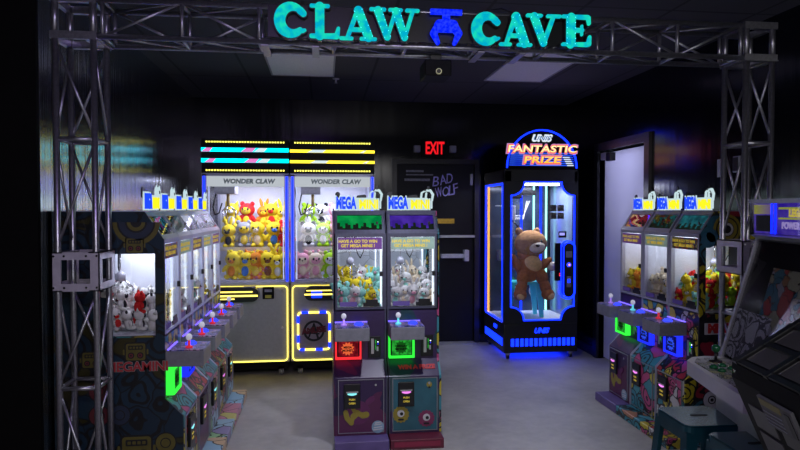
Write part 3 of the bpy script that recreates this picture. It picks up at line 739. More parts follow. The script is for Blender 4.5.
doodle('art pastel', [(.4, .6, .7), (.65, .3, .35), (.6, .6, .25), (.35, .3, .5), (.35, .6, .3)], 7, seed=14, lw=.03); doodle('art blue kick', [(.35, .58, .72), (.35, .58, .72), (.38, .62, .75), (.7, .5, .3)], 6, seed=15, lw=.02, eyes=False); doodle('art pink kick', [(.65, .28, .36), (.65, .28, .36), (.7, .65, .2)], 6, seed=16, lw=.02, eyes=False); pbr('art lilac kick', (.38, .30, .46), .4, var=.1, scale=8)
emit('hdr reflection', (.55, .60, .78), 1, (.75, .78, .95), 8)  # pale glow put in for the reflection on these header panes
pbr('art plain teal', (.03, .13, .17), .4, var=.2, scale=6); pbr('art magenta', (.13, .012, .035), .4, var=.2, scale=6)
doodle('art slope mid', [(.04, .02, .08), (.01, .05, .05), (.05, .09, .10)], 5, seed=3, lw=0, eyes=False)
doodle('art navy side', [(.012, .03, .05), (.014, .035, .06), (.012, .028, .05), (.04, .035, .01)], 6, seed=11, lw=.02)
doodle('art right side', [(.5, .42, .02), (.30, .02, .04), (.02, .02, .025), (.02, .02, .025), (.5, .42, .02), (.03, .14, .2)], 7.5, seed=12, lw=.07)
yp, pp, wp = pbr('yellow print', (.30, .24, .03), .5, var=.1), pbr('pink print', (.22, .03, .10), .5, var=.1), pbr('white print', (.6, .6, .6), .5, var=.1)
bp_ = pbr('black print', (.01, .01, .012), .5, var=.1)

def dec_purple(dr, h):
    d = MB(); y = (-.111, -.107)
    disc(d, -.02, .235, .085, y[0]+.002, y[1], pbr('plum print', (.13, .02, .10), .5, var=.1), 'xz')
    for a, b, w in (((-.11, .24), (-.10, .20), .018), ((-.10, .20), (-.07, .165), .018), ((-.07, .165), (-.055, .21), .014), ((-.055, .21), (-.03, .235), .022), ((-.03, .235), (.01, .215), .018), ((.01, .215), (.035, .22), .022), ((-.05, .25), (-.065, .28), .014)):
        stroke(d, a, b, w, w, *y, yp)
    stroke(d, (.05, .31), (.075, .33), .02, .02, *y, pbr('plum print', (.2, .03, .10), .5)); d.obj('slime_print', dr)
    d = MB(); disc(d, h-.075, .13, .045, -.1135, -.111, pbr('planet blue', (.25, .38, .5), .5, var=.2), 'xz')
    for i, z in enumerate((.11, .125, .145, .158)): stroke(d, (h-.105+.004*i, z), (h-.045-.003*i, z+.006), .004, .003, -.115, -.1135, wp)
    d.obj('planet_print', dr)
def dec_monsters(dr, h):
    d = MB()
    for cx, cz, m in ((-h+.09, .21, yp), (h-.11, .175, pp)):
        pts = []; d = MB()
        for i in range(28): r = .062 if i % 2 else .054; pts.append((cx+r*math.cos(PI*i/14), cz+r*math.sin(PI*i/14)))
        d.prism(pts, -.109, -.106, m, 'xz'); disc(d, cx, cz+.008, .026, -.111, -.109, wp, 'xz'); disc(d, cx+.005, cz+.006, .012, -.113, -.111, bp_, 'xz')
        stroke(d, (cx-.015, cz-.035), (cx+.015, cz-.035), .006, .006, -.112, -.109, bp_)
        d.obj('monster_print', dr)
    d = MB()
    disc(d, h-.09, .42, .02, -.109, -.106, yp, 'xz'); disc(d, h-.09, .40, .008, -.1105, -.109, bp_, 'xz')
    d.obj('monster_print', dr)
    MB().box(-h+.03, h-.03, -.228, -.2255, .02, .055, pbr('magenta print', (.28, .02, .06), .5, var=.1)).obj('kick_stripe', dr)
def robot(d, x, yc, zc, s, m, th, sd):
    """printed robot head in the (y, z) plane of a side panel"""
    def pr(pts, k, mm): d.prism(pts, x+sd*th*k, x+sd*th*(k+1), mm, 'yz')
    pr(rrect(s*1.2, s*1.1, s*.15, yc, zc), 0, bp_); pr(rrect(s*1.06, s*.96, s*.12, yc, zc), 1, m)
    for q in (-1, 1):
        pr(rrect(s*.36, s*.36, s*.17, yc+q*s*.25, zc-s*.2), 2, bp_); pr(rrect(s*.24, s*.24, s*.11, yc+q*s*.25, zc-s*.2), 3, Rd_); pr(rrect(s*.10, s*.10, s*.045, yc+q*s*.25, zc-s*.2), 4, bp_)
        pr(rrect(s*.10, s*.3, s*.04, yc+q*s*.65, zc), 1, m)
    pr(rrect(s*.8, s*.24, s*.05, yc, zc+s*.25), 2, bp_)
    for q in range(4): pr(rrect(s*.12, s*.12, s*.02, yc-s*.27+q*s*.18, zc+s*.25), 3, m)
Rd_ = pbr('dull red print', (.14, .02, .03), .5, var=.1)
dy_ = pbr('dull ochre print', (.12, .10, .02), .5, var=.15)
nvp = pbr('dull navy print', (.02, .03, .06), .5, var=.1)
def side_left(o, xo, sd):
    d = MB()
    for k, (r, m) in enumerate(((.13, dy_), (.105, bp_), (.095, nvp), (.06, bp_), (.05, dy_), (.03, bp_))):
        d.prism([(.15+r*math.cos(PI*i/12), 1.60-r*math.sin(PI*i/12)) for i in range(13)], xo+sd*.0008*k, xo+sd*.0008*(k+1), m, 'yz')
    d.obj('eye_print', o)
    for (yc, zc, s_) in ((.16, 1.468, .085), (.16, .30, .15), (.16, .86, .10), (.40, .82, .09)):
        d = MB(); robot(d, xo, yc, zc, s_, dy_, .0008, sd); d.obj('robot_print', o)
    for (yc, zc, m) in ((.36, .64, Rd_), (.36, .50, Rd_), (.00, .33, dy_), (.25, .50, nvp)):
        d = MB()
        for k, (r, m_) in enumerate(((.062, bp_), (.055, m), (.03, bp_), (.024, m))): disc(d, yc, zc, r, xo+sd*.0008*k, xo+sd*.0008*(k+1), m_, 'yz')
        d.obj('bolt_print', o)
    M = T(xo+sd*.006, .15, .775) @ (Matrix.Rotation(-PI/2 if sd < 0 else PI/2, 4, 'Z')) @ FRONT
    MB().addmesh(textmesh('MEGAMINI', .075, .0008, .004, 0, .95), pbr('pale print', (.3, .28, .26), .5, var=.1), M).obj('side_lettering_outline', o)
    M = T(xo+sd*.008, .15, .775) @ (Matrix.Rotation(-PI/2 if sd < 0 else PI/2, 4, 'Z')) @ FRONT
    MB().addmesh(textmesh('MEGAMINI', .075, .0008, .0015, 0, .95), pbr('deep red print', (.42, .03, .04), .5, var=.1), M).obj('side_lettering', o)
def side_right(o, xo, sd):
    d = MB()
    for k, (r, m) in enumerate(((.105, yp), (.085, bp_), (.075, yp), (.05, bp_), (.045, wp), (.028, bp_))):
        disc(d, .20, 1.535, r, xo+sd*.0008*k, xo+sd*.0008*(k+1), m, 'yz')
    d.obj('eye_print', o); d = MB()
    disc(d, .06, 1.46, .055, xo+sd*.0008, xo+sd*.0016, pbr('steel blue print', (.04, .15, .24), .5, var=.1), 'yz'); disc(d, .09, 1.49, .045, xo+sd*.0008, xo+sd*.0016, pbr('steel blue print', (.04, .15, .24), .5), 'yz')
    d.obj('cloud_print', o)
    for (yc, zc, m) in ((.14, .50, yp), (.25, .36, yp), (.10, .34, wp)):
        d = MB()
        for k, (r, mm) in enumerate(((.07, bp_), (.063, m), (.03, bp_), (.022, wp), (.012, bp_))):
            disc(d, yc, zc, r, xo+sd*.0008*(k+1), xo+sd*.0008*(k+2), mm, 'yz')
        d.obj('eye_print', o)
    R_ = Matrix.Rotation(-PI/2 if sd < 0 else PI/2, 4, 'Z')
    MB().box(min(xo, xo+sd*.005), max(xo, xo+sd*.005), .04, .31, .80, .88, wp).obj('lettering_board', o)
    MB().addmesh(textmesh('MEGA', .085, .0008, .006, 0, 1.0), pbr('bright red print', (.6, .03, .03), .5, var=.1), T(xo+sd*.007, .175, .84) @ R_ @ FRONT).obj('side_lettering', o)

LITFR = pbr('lit grey frame', (.62, .66, .82), .35, .15, var=.05)  # frame grey made paler and bluer to carry the light on the left row
NAVYF = pbr('dark slate frame', (.085, .085, .13), .35, .4, var=.1, scale=40)
# the twin machines in the middle
mini((.262, 4.43, 0), 0, 'left of the twin mini claw machines in the middle, with red lit square',
     dict(slope='art purple mix', kick='art purple kick', door='art purple mix', side='art purple mix', decals=dec_purple), 'red', 'cyan', 'hdr green', 'ban purple', near=-1,
     pile=[('bear', 'yellow', 'yellow'), ('bunny', 'mint', 'white'), ('cat', 'white', 'pink'), ('bear', 'yellow', 'cream'), ('bear', 'mint', 'pink')], pl_label='the red-lit middle machine', stick='violet', body=NAVYF, win=(.06, .50))
mini((.262+W, 4.43, 0), 0, 'right of the twin mini claw machines in the middle, lettered WIN A PRIZE',
     dict(slope='art slope mid', kick='art magenta', door='art plain teal', side='art teal', decals=dec_monsters, text='WIN A PRIZE'), 'green', 'magenta', 'hdr purple', 'ban mint', near=1,
     pile=[('bunny', 'white', 'mint'), ('bunny', 'white', 'pink'), ('cat', 'white', 'cream'), ('bunny', 'cream', 'white')], pl_label='the green-lit middle machine', stick='cyan', body=NAVYF, win=(.06, .50))
# the row on the left, nearest first
LA = [('near end of the left row, robot printed side panel', 'green', 'hdr neon', 'ban doodle', 'art doodle', 'art purple mix', [('panda', 'white', 'black'), ('bear', 'white', 'red'), ('panda', 'white', 'black'), ('bear', 'red', 'white'), ('cat', 'white', 'black')]),
      ('second from the near end of the left row', 'blue', 'hdr mix', 'ban mint', 'art purple mix', 'art purple kick', [('bear', 'pink', 'white'), ('bunny', 'blue', 'white'), ('cat', 'white', 'pink')]),
      ('middle one of the five in the left row', 'red', 'hdr reflection', 'ban doodle', 'art pastel', 'art pastel', [('bear', 'mint', 'white'), ('cat', 'white', 'pink')]),
      ('second from the far end of the left row', 'blue', 'hdr reflection', 'ban mint', 'art yellow', 'art pastel', [('bear', 'yellow', 'cream'), ('cat', 'white', 'pink')]),
      ('far end of the left row, by the big grey machine', 'green', 'hdr reflection', 'ban purple', 'art pastel', 'art yellow', [('bear', 'orange', 'cream'), ('cat', 'yellow', 'white')])]
KS = ['art lilac kick', 'art blue kick', 'art pastel', 'art pink kick', 'art blue kick']
for k, (lb, gl, hd, bn, dr, sl, pile) in enumerate(LA):
    mini((-.905, 3.65+W/2+k*W, 0), PI/2, 'mini claw machine at the '+lb if k in (0, 4) else 'mini claw machine, '+lb,
         dict(slope='art doodle' if k % 2 else 'art teal', kick=KS[k], door=dr, side='art navy side', sidefn=side_left if k == 0 else None), gl, ('cyan', 'magenta')[k % 2], hd, bn, near=-1 if k == 0 else None,
         pile=pile, pl_label=['the nearest left-row machine', 'the second left-row machine', 'the middle left-row machine', 'the fourth left-row machine', 'the farthest left-row machine'][k], body=LITFR, win=(.05, .30), psz=.13 if k == 0 else .16, fz=0 if k == 0 else .03)
RA = [('near end of the right row, side panel marked MEGA', 'blue', 'hdr teal', 'ban doodle', 'art yellow', 'art doodle', 'art yellow', [('bear', 'yellow', 'cream'), ('bear', 'mint', 'green'), ('bear', 'yellow', 'white'), ('bear', 'red', 'yellow'), ('cat', 'green', 'white')]),
      ('middle of the three in the right row', 'blue', 'hdr mix', 'ban mint', 'art teal', 'art teal', 'art teal kick', [('bear', 'cream', 'white'), ('cat', 'yellow', 'white'), ('bear', 'cream', 'yellow')]),
      ('far end of the right row, with green square', 'green', 'hdr red', 'ban purple', 'art purple mix', 'art purple mix', 'art purple kick', [('bear', 'orange', 'yellow'), ('bear', 'yellow', 'cream')])]
for k, (lb, gl, hd, bn, dr, sl, kk, pile) in enumerate(RA):
    mini((2.595, 3.975+W/2+k*W, 0), -PI/2, 'mini claw machine at the '+lb if k != 1 else 'mini claw machine, '+lb,
         dict(slope=sl, kick=kk, door=dr, side='art right side', sidefn=side_right if k == 0 else None, decals=dec_purple if k == 2 else None), gl, 'magenta', hd, bn, near=1 if k == 0 else None,
         pile=pile, pl_label=['the nearest right-row machine', 'the middle right-row machine', 'the farthest right-row machine'][k], stick=['red', 'cyan', 'violet'][k], body=LGREY, win=(.045, .42), psz=.13 if k == 0 else .16, fz=0 if k == 0 else .03)

# ------------------------------------------------------------------ big claw machines at the back
def led_row(mb, x0, x1, z, y, m, r=.009, step=.026):
    n = int((x1-x0)/step)
    for i in range(n+1):
        mb.ball((x0+(x1-x0)*i/n, y, z), (r, .004, r), m, 6, 4)
def wonder(x0, label, bands, second):
    w = .845; t = thing('large_claw_machine', label, 'claw machine', (x0+w/2, 6.2, 0), 0, 'large grey claw machines'); h = w/2-.003
    D = .95
    MB().box(-h, h, .0, D, .155, .93, STEEL, .008).obj('lower_cabinet', t)
    MB().box(-h, h, -.02, D, .93, .96, pbr('pale steel ledge', (.6, .6, .62), .35, .3, var=.05), .004).obj('ledge', t)
    MB().box(-h+.02, h-.02, .1, D-.05, .06, .155, MATTE).obj('plinth', t)
    # yellow light outline
    f = MB(); frame_strip(f, rrect(2*h-.03, .755, .04, 0, .54), .010, -.012, 0, YELL); tag(f.obj('light_outline', t), 'glowing yellow outline')
    # control pod
    p = MB(); z = .855
    if not second:
        p.prism(rrect(.50, .14, .065, -.12, z-.01), -.10, 0, BLACK, 'xz'); p = p.obj('control_pod', t)
        MB().box(-.36, .07, -.108, -.10, z+.012, z+.024, YELL).box(-.36, .12, -.108, -.10, z-.028, z-.012, YELL).box(-.34, -.1, -.108, -.10, z-.055, z-.045, YELL).obj('light_bar', p)
        MB().box(-.02, .10, -.085, -.03, z+.055, z+.066, CHROME, .003).obj('control_plate', p)
        q = MB().box(.16, .27, -.03, 0, .79, .91, MATTE, .006).obj('coin_slot', t)
        MB().box(.185, .245, -.034, -.03, .80, .83, pbr('slot yellow', (.5, .45, .05), .4, var=.1)).box(.18, .25, -.034, -.03, .86, .885, GREY).obj('slot_plate', q)
        for z_ in (.87, .50): MB().tube((.345, -.008, z_), (.345, 0, z_), .012, CHROME, 10).obj('lock', t)
    else:
        p.prism(rrect(.60, .14, .065, .02, z-.01), -.10, 0, BLACK, 'xz'); p = p.obj('control_pod', t)
        MB().box(-.26, .26, -.108, -.10, z+.016, z+.026, YELL).box(-.28, .26, -.108, -.10, z-.024, z-.010, YELL).obj('light_bar', p)
        MB().box(-.21, -.11, -.108, -.10, z-.01, z+.016, BLUEL).box(-.21, -.11, -.108, -.10, z-.05, z-.024, BLUEL).obj('blue_light', p)
        # prize door with segmented light outline and a round emblem
        dr = MB(); O = rrect(.33, .39, .04, -.19, .46, 3); dr.prism(rrect(.30, .36, .03, -.19, .46), -.012, 0, pbr('mauve door panel', (.36, .30, .33), .5, var=.1), 'xz'); dr = dr.obj('prize_door', t)
        f = MB(); O2 = []
        for i in range(len(O)):                     # subdivide the outline so that colours can alternate
            a = Vector(O[i]); b = Vector(O[(i+1) % len(O)]); n = max(1, int((b-a).length/.035))
            for q in range(n): O2.append(tuple(a+(b-a)*q/n))
        frame_strip(f, O2, .018, -.02, -.010, YELL, mats=lambda i: (YELL, YELL, YELL, BLUEL, BLUEL)[i % 5] if True else YELL)
        f.obj('light_outline', dr)
        e = MB(); ring(e, -.19, .46, .105, .022, -.017, -.012, bp_, 'xz', 24)
        for a, b, w_ in (((-.19, .53), (-.24, .40), .008), ((-.19, .53), (-.15, .39), .01), ((-.23, .44), (-.14, .43), .007)): stroke(e, a, b, w_, w_, -.018, -.012, bp_)
        e.addmesh(textmesh('AMUSE', .075, .001, .006), pbr('maroon print', (.15, .01, .02), .5, var=.1), T(-.19, -.019, .465) @ Matrix.Rotation(-.1, 4, 'Y') @ FRONT)
        e.obj('round_emblem', dr)
        MB().box(-h+.3, -h+.36, -.05, -.03, .925, .955, CHROME, .004).obj('catch', t)
    # upper frame
    f = MB()
    for sx in (-1, 1):
        f.box(sx*h if sx < 0 else h-.045, -h+.045 if sx < 0 else h, 0, .045, .955, 2.02, PALE).box(sx*h if sx < 0 else h-.03, -h+.03 if sx < 0 else h, D-.04, D, .955, 2.02, PALE)
    f.box(-h+.045, h-.045, 0, .03, .955, .975, PALE).box(-h, h, 0, D, 2.005, 2.03, PALE)
    f.obj('frame', t)
    b = MB()
    for sx in (-1, 1): b.box(sx*(h-.022)-.007, sx*(h-.022)+.007, -.008, 0, .96, 2.0, BLUEL); b.box(sx*(h-.06)-.005, sx*(h-.06)+.005, .04, .05, .96, 2.0, emit('pale strip', (.55, .62, 1), 1.1))
    tag(b.obj('light_strip', t), 'blue light strips')
    MB().box(-h+.045, h-.045, .012, .016, .975, 1.90, GLASS).obj('glass_door', t)
    MB().box(-h, -h+.004, .045, D-.04, .985, 2.0, GLASS).box(h-.004, h, .045, D-.04, .985, 2.0, GLASS).obj('side_glass', t)
    MB().box(-h+.01, h-.01, D-.03, D-.01, .955, 2.005, WHITEP).box(-h+.01, h-.01, .03, D-.03, .955, .962, WHITEP).box(-h+.03, h-.03, .03, D-.03, 1.995, 2.005, WHITEP).obj('interior_liner', t)
    MB().box(-h+.1, h-.1, .10, .15, 1.975, 1.994, emit('ceiling led bar', (.9, .93, 1), 5)).box(-h+.1, h-.1, .60, .65, 1.975, 1.994, MATS['ceiling led bar']).obj('led_bar', t)
    s_ = MB().box(-h+.045, h-.045, .002, .03, 1.90, 2.0, emit('backlit milky header', (.48, .52, .56), 1))
    s_ = s_.obj('title_panel', t)
    MB().addmesh(textmesh('WONDER CLAW', .062, .0008, .003, .15, 1.05), pbr('grey green print', (.36, .46, .46), .5, var=.1), T(.03, .0005, 1.95) @ FRONT).obj('title_lettering', s_)
    inlamp('interior_lamp', t, (0, .30, 1.985), .7, .4, 14, (.66, .70, 1))
    # stepped clear shelves
    for i, (z, y) in enumerate(((1.10, .28), (1.27, .52), (1.47, .72))):
        if i == 0: continue
        MB().box(-h+.10, h-.05, y-.12, D-.04, z-.012, z, glass('acrylic shelf', (.9, .92, .95), .05)).box(-h+.10, h-.05, y-.125, y-.12, z-.03, z+.01, pbr('shelf lip', (.6, .55, .5), .4, var=.1)).obj('shelf', t)
    # claw carriage
    c = MB().box(-h+.10, -h+.30, .10, .36, 1.83, 1.95, LGREY, .006).tube((-h+.22, .2, 1.83), (-h+.22, .2, 1.70), .016, pbr('brass', (.5, .4, .15), .3, .8, var=.1), 8)
    for i in range(3):
        a = 2*PI*i/3+.4; ca, sa = math.cos(a), math.sin(a); X, Y = -h+.22, .2
        c.path([(X, Y, 1.72), (X+.08*ca, Y+.08*sa, 1.66), (X+.07*ca, Y+.07*sa, 1.58)], .007, CHROME, 6)
    c.path([(-h+.11, .15, 1.84), (-h+.08, .14, 1.70), (-h+.10, .14, 1.62), (-h+.14, .14, 1.64), (-h+.17, .14, 1.74)], .007, BLACK, 6)
    c.path([(-h+.04, .12, 1.92), (-h+.06, .12, 1.72), (-h+.05, .12, 1.60)], .004, BLACK, 6)
    c.obj('claw_carriage', t)
    # header with lit bands
    hd = MB().box(-h, h, -.01, D*.6, 2.03, 2.36, MATTE, .004).obj('header_box', t)
    r = MB(); led_row(r, -h+.05, h-.05, 2.335, -.014, emit('amber yellow led', (.95, .85, .12), 2.5)); led_row(r, -h+.05, h-.05, 2.058, -.014, MATS['amber yellow led']); r.box(-h+.05, h-.05, -.012, -.009, 2.328, 2.342, pbr('led channel', (.3, .28, .06), .5, var=.1)).box(-h+.05, h-.05, -.012, -.009, 2.051, 2.065, MATS['led channel'])
    tag(r.obj('led_dots', hd), 'rows of yellow led dots')
    bb = MB()
    for zz in (2.258, 2.153):
        bb.box(-h, h, -.02, -.01, zz-.019, zz+.019 if not second else zz+.008, bands[0])
        for (a, b_, m) in bands[1]:
            dz = .03 if zz < 2.2 else 0
            x_a, x_b = -h+2*h*a+dz, -h+2*h*b_+dz
            bb.prism([(x_a, zz-.019), (x_b-.03, zz-.019), (x_b, zz+.008 if second else zz+.019), (x_a+.05, zz+.008 if second else zz+.019)], -.023, -.0205, m, 'xz')
    bb.obj('light_band', hd)
    for sx in (-h+.09, h-.09):
        for yy in (.12, D-.12):
            q = MB().box(sx-.03, sx+.03, yy-.02, yy+.02, .06, .09, STEEL)
            q.tube((sx-.014, yy, .03), (sx+.014, yy, .03), .03, GREY, 14).box(sx-.022, sx-.016, yy-.02, yy+.02, .02, .075, STEEL).box(sx+.016, sx+.022, yy-.02, yy+.02, .02, .075, STEEL)
            q.obj('caster', t)
    return t
CY, PKL = emit('cyan band', (.0, .50, .62), 3.6), emit('pink band', (.85, .22, .62), 1.0)
wonder(-1.18, 'large grey claw machine with cyan and pink bands, full of yellow plush toys', (CY, [(-.0, .13, PKL), (.45, .62, PKL), (.60, .75, emit('pale band', (.7, .85, .9), 1))]), False)
wonder(-.33, 'large grey claw machine with yellow lit bands and round emblem on its door', (emit('yellow band', (.85, .65, .03), 2.6), [(.2, .42, MATS['pale band']), (.82, .9, MATS['pale band'])]), True)
def big(x, row, kind, c, c2, w, label, grp, sz=.26, dy=0):
    z, y = {0: (1.47, 6.90), 1: (1.27, 6.70), 2: (.965, 6.42)}[row]
    plush(kind, c, c2, (x*(y/6.8), y+dy, z), sz, (0, random.uniform(-.08, .08), random.uniform(-.2, .2)), label, grp, True)
GA, GB = 'plush toys in the cyan-banded claw machine', 'plush toys in the yellow-banded claw machine'
RN = ['top', 'middle', 'bottom']
rowsA = [[(-.97, 'cat', 'yellow', 'white'), (-.82, 'hood', 'red', 'yellow'), (-.64, 'bunny', 'orange', 'yellow'), (-.55, 'cat', 'yellow', 'red'), (-.42, 'bunny', 'yellow', 'cream')],
         [(-1.0, 'bunny', 'yellow', 'black'), (-.85, 'hood', 'grey', 'yellow'), (-.70, 'cat', 'yellow', 'cream'), (-.54, 'bear', 'yellow', 'blue'), (-.40, 'hood', 'red', 'yellow')],
         [(-.98, 'cat', 'yellow', 'orange'), (-.84, 'bear', 'yellow', 'blue'), (-.72, 'bear', 'orange', 'yellow'), (-.60, 'cat', 'yellow', 'brown'), (-.49, 'bunny', 'yellow', 'white'), (-.40, 'cat', 'yellow', 'black')]]
for r_, row in enumerate(rowsA):
    for i, (x, k, c, c2) in enumerate(row):
        big(x, r_, k, c, c2, 0, f'{c} plush {KN[k].split(" ")[0]}, {ORD[i]} from left on {RN[r_]} level, cyan-banded machine', GA, .25 if k == 'bunny' else .28)
for i, (x, k, c) in enumerate(((-.93, 'bear', 'yellow'), (-.78, 'cat', 'orange'), (-.66, 'bear', 'yellow'), (-.54, 'bunny', 'yellow'), (-.44, 'bear', 'red'))):
    plush(k, c, 'cream', (x, 6.55, 1.05), .2, (0, .1, .2), f'{c} plush {KN[k].split(" ")[0]} peeping out, {ORD[i]} from left, behind bottom level, cyan-banded machine', GA)
rowsB = [[(-.16, 'hood', 'green', 'white'), (-.01, 'panda', 'white', 'black'), (.13, 'hood', 'pink', 'white')],
         [(-.16, 'panda', 'white', 'black'), (-.00, 'hood', 'green', 'white'), (.14, 'bunny', 'pink', 'cream')],
         [(-.22, 'hood', 'pink', 'cream'), (-.09, 'hood', 'cream', 'pink'), (.07, 'hood', 'green', 'white')]]
for r_, row in enumerate(rowsB):
    for i, (x, k, c, c2) in enumerate(row):
        big(x, r_, k, c, c2, 0, f'{c} plush {KN[k].split(" ")[0]}, {ORD[i]} from left on {RN[r_]} level, yellow-banded machine', GB, .27)
for i, (x, c) in enumerate(((-.17, 'pink'), (-.03, 'pink'), (.10, 'green'))):
    plush('hood', c, 'cream', (x, 6.56, 1.04), .2, (0, .1, .2), f'{c} plush peeping out, {ORD[i]} from left, behind bottom level, yellow-banded machine', GB)

# ------------------------------------------------------------------ tall prize machine
FX0, FX1, FY = 1.985, 2.835, 6.6
t = thing('tall_prize_machine', 'tall black prize machine with blue light edging and a lit FANTASTIC PRIZE dome', 'prize machine', ((FX0+FX1)/2, FY, 0)); h = (FX1-FX0)/2; D = .86
MB().box(-h, h, 0, D, .075, .40, BLACK, .01).obj('base', t)
f = MB().box(-h, -h+.075, 0, .06, .40, 2.10, BLACK).box(h-.045, h, 0, .06, .40, 2.10, BLACK).box(-h, h, 0, D, 1.98, 2.12, BLACK, .006)
f.box(-h, -h+.05, D-.06, D, .40, 1.98, BLACK).box(h-.05, h, D-.06, D, .40, 1.98, BLACK)
def fillet(cx, cz, r, sx, sz):      # corner piece with a concave round bite
    P = [(cx, cz)]
    for i in range(9):
        a = PI/2*i/8; P.append((cx+sx*(r-(r*.0)) - sx*0 if False else cx+sx*r*math.cos(a), cz+sz*r*math.sin(a)))
    return P
A0, A1, Z0, Z1 = -h+.075, h-.045, .44, 1.98
f.box(A0, A1, 0, .03, .40, Z0, BLACK)
for cx, cz, sx, sz in ((A0, Z1, 1, -1), (A1, Z1, -1, -1), (A0, Z0, 1, 1), (A1, Z0, -1, 1)): f.prism(fillet(cx, cz, .15, sx, sz), .0, .03, BLACK, 'xz')
f.obj('frame', t)
ol = []
for cx, cz, sx, sz in ((A0, Z0, 1, 1), (A1, Z0, -1, 1), (A1, Z1, -1, -1), (A0, Z1, 1, -1)):
    q = [(cx+sx*.15*math.cos(PI/2*i/8), cz+sz*.15*math.sin(PI/2*i/8)) for i in range(9)]
    if (sx, sz) in ((1, 1), (-1, -1)): q = q[::-1]
    ol += q
s_ = MB()
for i in range(len(ol)):
    a, b = Vector(ol[i]), Vector(ol[(i+1) % len(ol)])
    stroke(s_, a, b, .0065, .0065, -.008, 0, BLUEL, 3)
tag(s_.obj('light_outline', t), 'glowing blue outline of the window')
MB().box(A0, A1, .012, .016, Z0, Z1, GLASS).obj('front_glass', t)
# left side window
MB().box(-h+.002, -h+.006, .09, D-.08, .42, 1.96, GLASS).obj('side_glass', t)
s_ = MB().box(-h-.006, -h, .065, .078, .42, 1.97, BLUEL).box(-h-.006, -h, D-.078, D-.065, .42, 1.97, BLUEL).box(-h-.006, -h, .085, D-.085, .41, .43, BLUEL).box(-h-.006, -h, .085, D-.085, 1.95, 1.97, BLUEL)
s_.obj('side_light_outline', t)
MB().box(-h+.012, -h+.03, D-.14, D-.11, .42, 1.95, emit('warm strip', (1, .45, .1), 2.2)).obj('warm_light_strip', t)
# interior
MB().box(-h+.05, h-.05, D-.05, D-.03, .40, 1.98, pbr('blue grey liner', (.035, .05, .09), .15, .2, var=.5, scale=4)).box(-h+.01, h-.01, .03, D-.05, .40, .415, WHITEP).box(h-.02, h-.01, .03, D-.05, .41, 1.98, pbr('side mirror liner', (.2, .25, .4), .2, .4, var=.2, scale=5)).obj('interior_liner', t)
ii = MB()
for x, m in ((.03, BLUEL), (.19, emit('aqua strip', (.35, .95, .85), 2.2)), (.28, BLUEL), (.35, MATS['aqua strip'])): ii.box(x-.010, x+.010, D-.07, D-.055, .42, 1.97, m)
ii.box(-h+.10, h-.10, .30, .36, 1.955, 1.975, emit('prize ceiling bar', (.9, .93, 1), 6))
ii.obj('interior_light_strip', t)
g = MB()      # back wall graphic of concentric bracket lines
for k in range(3):
    o_ = .02*k
    P = [(-.30+o_, 1.72), (-.22+o_, 1.72+.0), (-.10, 1.60-o_), (.06, 1.60-o_), (.14-o_, 1.78)]
    for a, b in zip(P[:-1], P[1:]): stroke(g, a, b, .004, .004, D-.056, D-.052, wp, 3)
for cx in (-.1, .22):
    ring(g, cx, .66, .085, .012, D-.056, D-.052, wp, 'xz'); ring(g, cx, .66, .05, .01, D-.056, D-.052, wp, 'xz')
g.obj('back_graphic', t)
inlamp('interior_lamp', t, (0, .36, 1.95), .6, .4, 26)
# claw
c = MB().box(-.28, -.14, .25, .42, 1.80, 1.93, BLACK, .01).box(-.30, -.20, .30, .40, 1.55, 1.72, LGREY, .01).tube((-.24, .35, 1.80), (-.24, .35, 1.70), .01, CHROME, 8).box(-.12, .04, .3, .4, 1.84, 1.90, BLACK)
for i in range(3):
    a = 2*PI*i/3; c.path([(-.24, .35, 1.56), (-.24+.10*math.cos(a), .35+.10*math.sin(a), 1.46), (-.24+.08*math.cos(a), .35+.08*math.sin(a), 1.33)], .010, BLACK, 6)
c.obj('claw', t)
# small stickers up by the right corner
for i in range(2):
    for j in range(2): MB().box(.10+.085*i, .175+.085*i, .004, .010, 1.57+.085*j, 1.64+.085*j, doodle('sticker print', [(.06, .06, .07), (.2, .17, .12), (.3, .3, .3)], 30, eyes=False)).obj('window_sticker', t)
MB().box(.20, .29, .002, .010, 1.36, 1.43, BLACK).box(.21, .27, .0, .002, 1.385, 1.415, emit('small screen', (.3, .3, .9), 1.3)).obj('price_screen', t)
# blue lamps along the base
s_ = MB()
for i in range(14): MB().box(-h+.08+i*.054, -h+.08+i*.054+.034, -.006, 0, .150, .235, BLUEL).obj('base_lamp', t)
for i in range(12): MB().box(-h-.006, -h, .06+i*.062, .06+i*.062+.040, .150, .235, BLUEL).obj('base_lamp', t)
MB().addmesh(textmesh('UNIS', .075, .001, .004, .35), BLUEL, T(.0, -.003, .32) @ FRONT).obj('base_logo', t)
MB().addmesh(textmesh('UNIS', .06, .001, .003, .35), BLUEL, T(-h-.003, .35, .32) @ Matrix.Rotation(-PI/2, 4, 'Z') @ FRONT).obj('base_logo', t)
MB().box(-h+.1, h-.1, .1, D-.1, .06, .074, BLUEL).obj('under_glow_strip', t)
for x, y in ((-h+.06, .06), (h-.06, .06), (-h+.06, D-.06), (h-.06, D-.06)):
    MB().box(x-.025, x+.025, y-.02, y+.02, .045, .075, STEEL).tube((x-.015, y, .025), (x+.015, y, .025), .025, BLACK, 14).obj('caster', t)
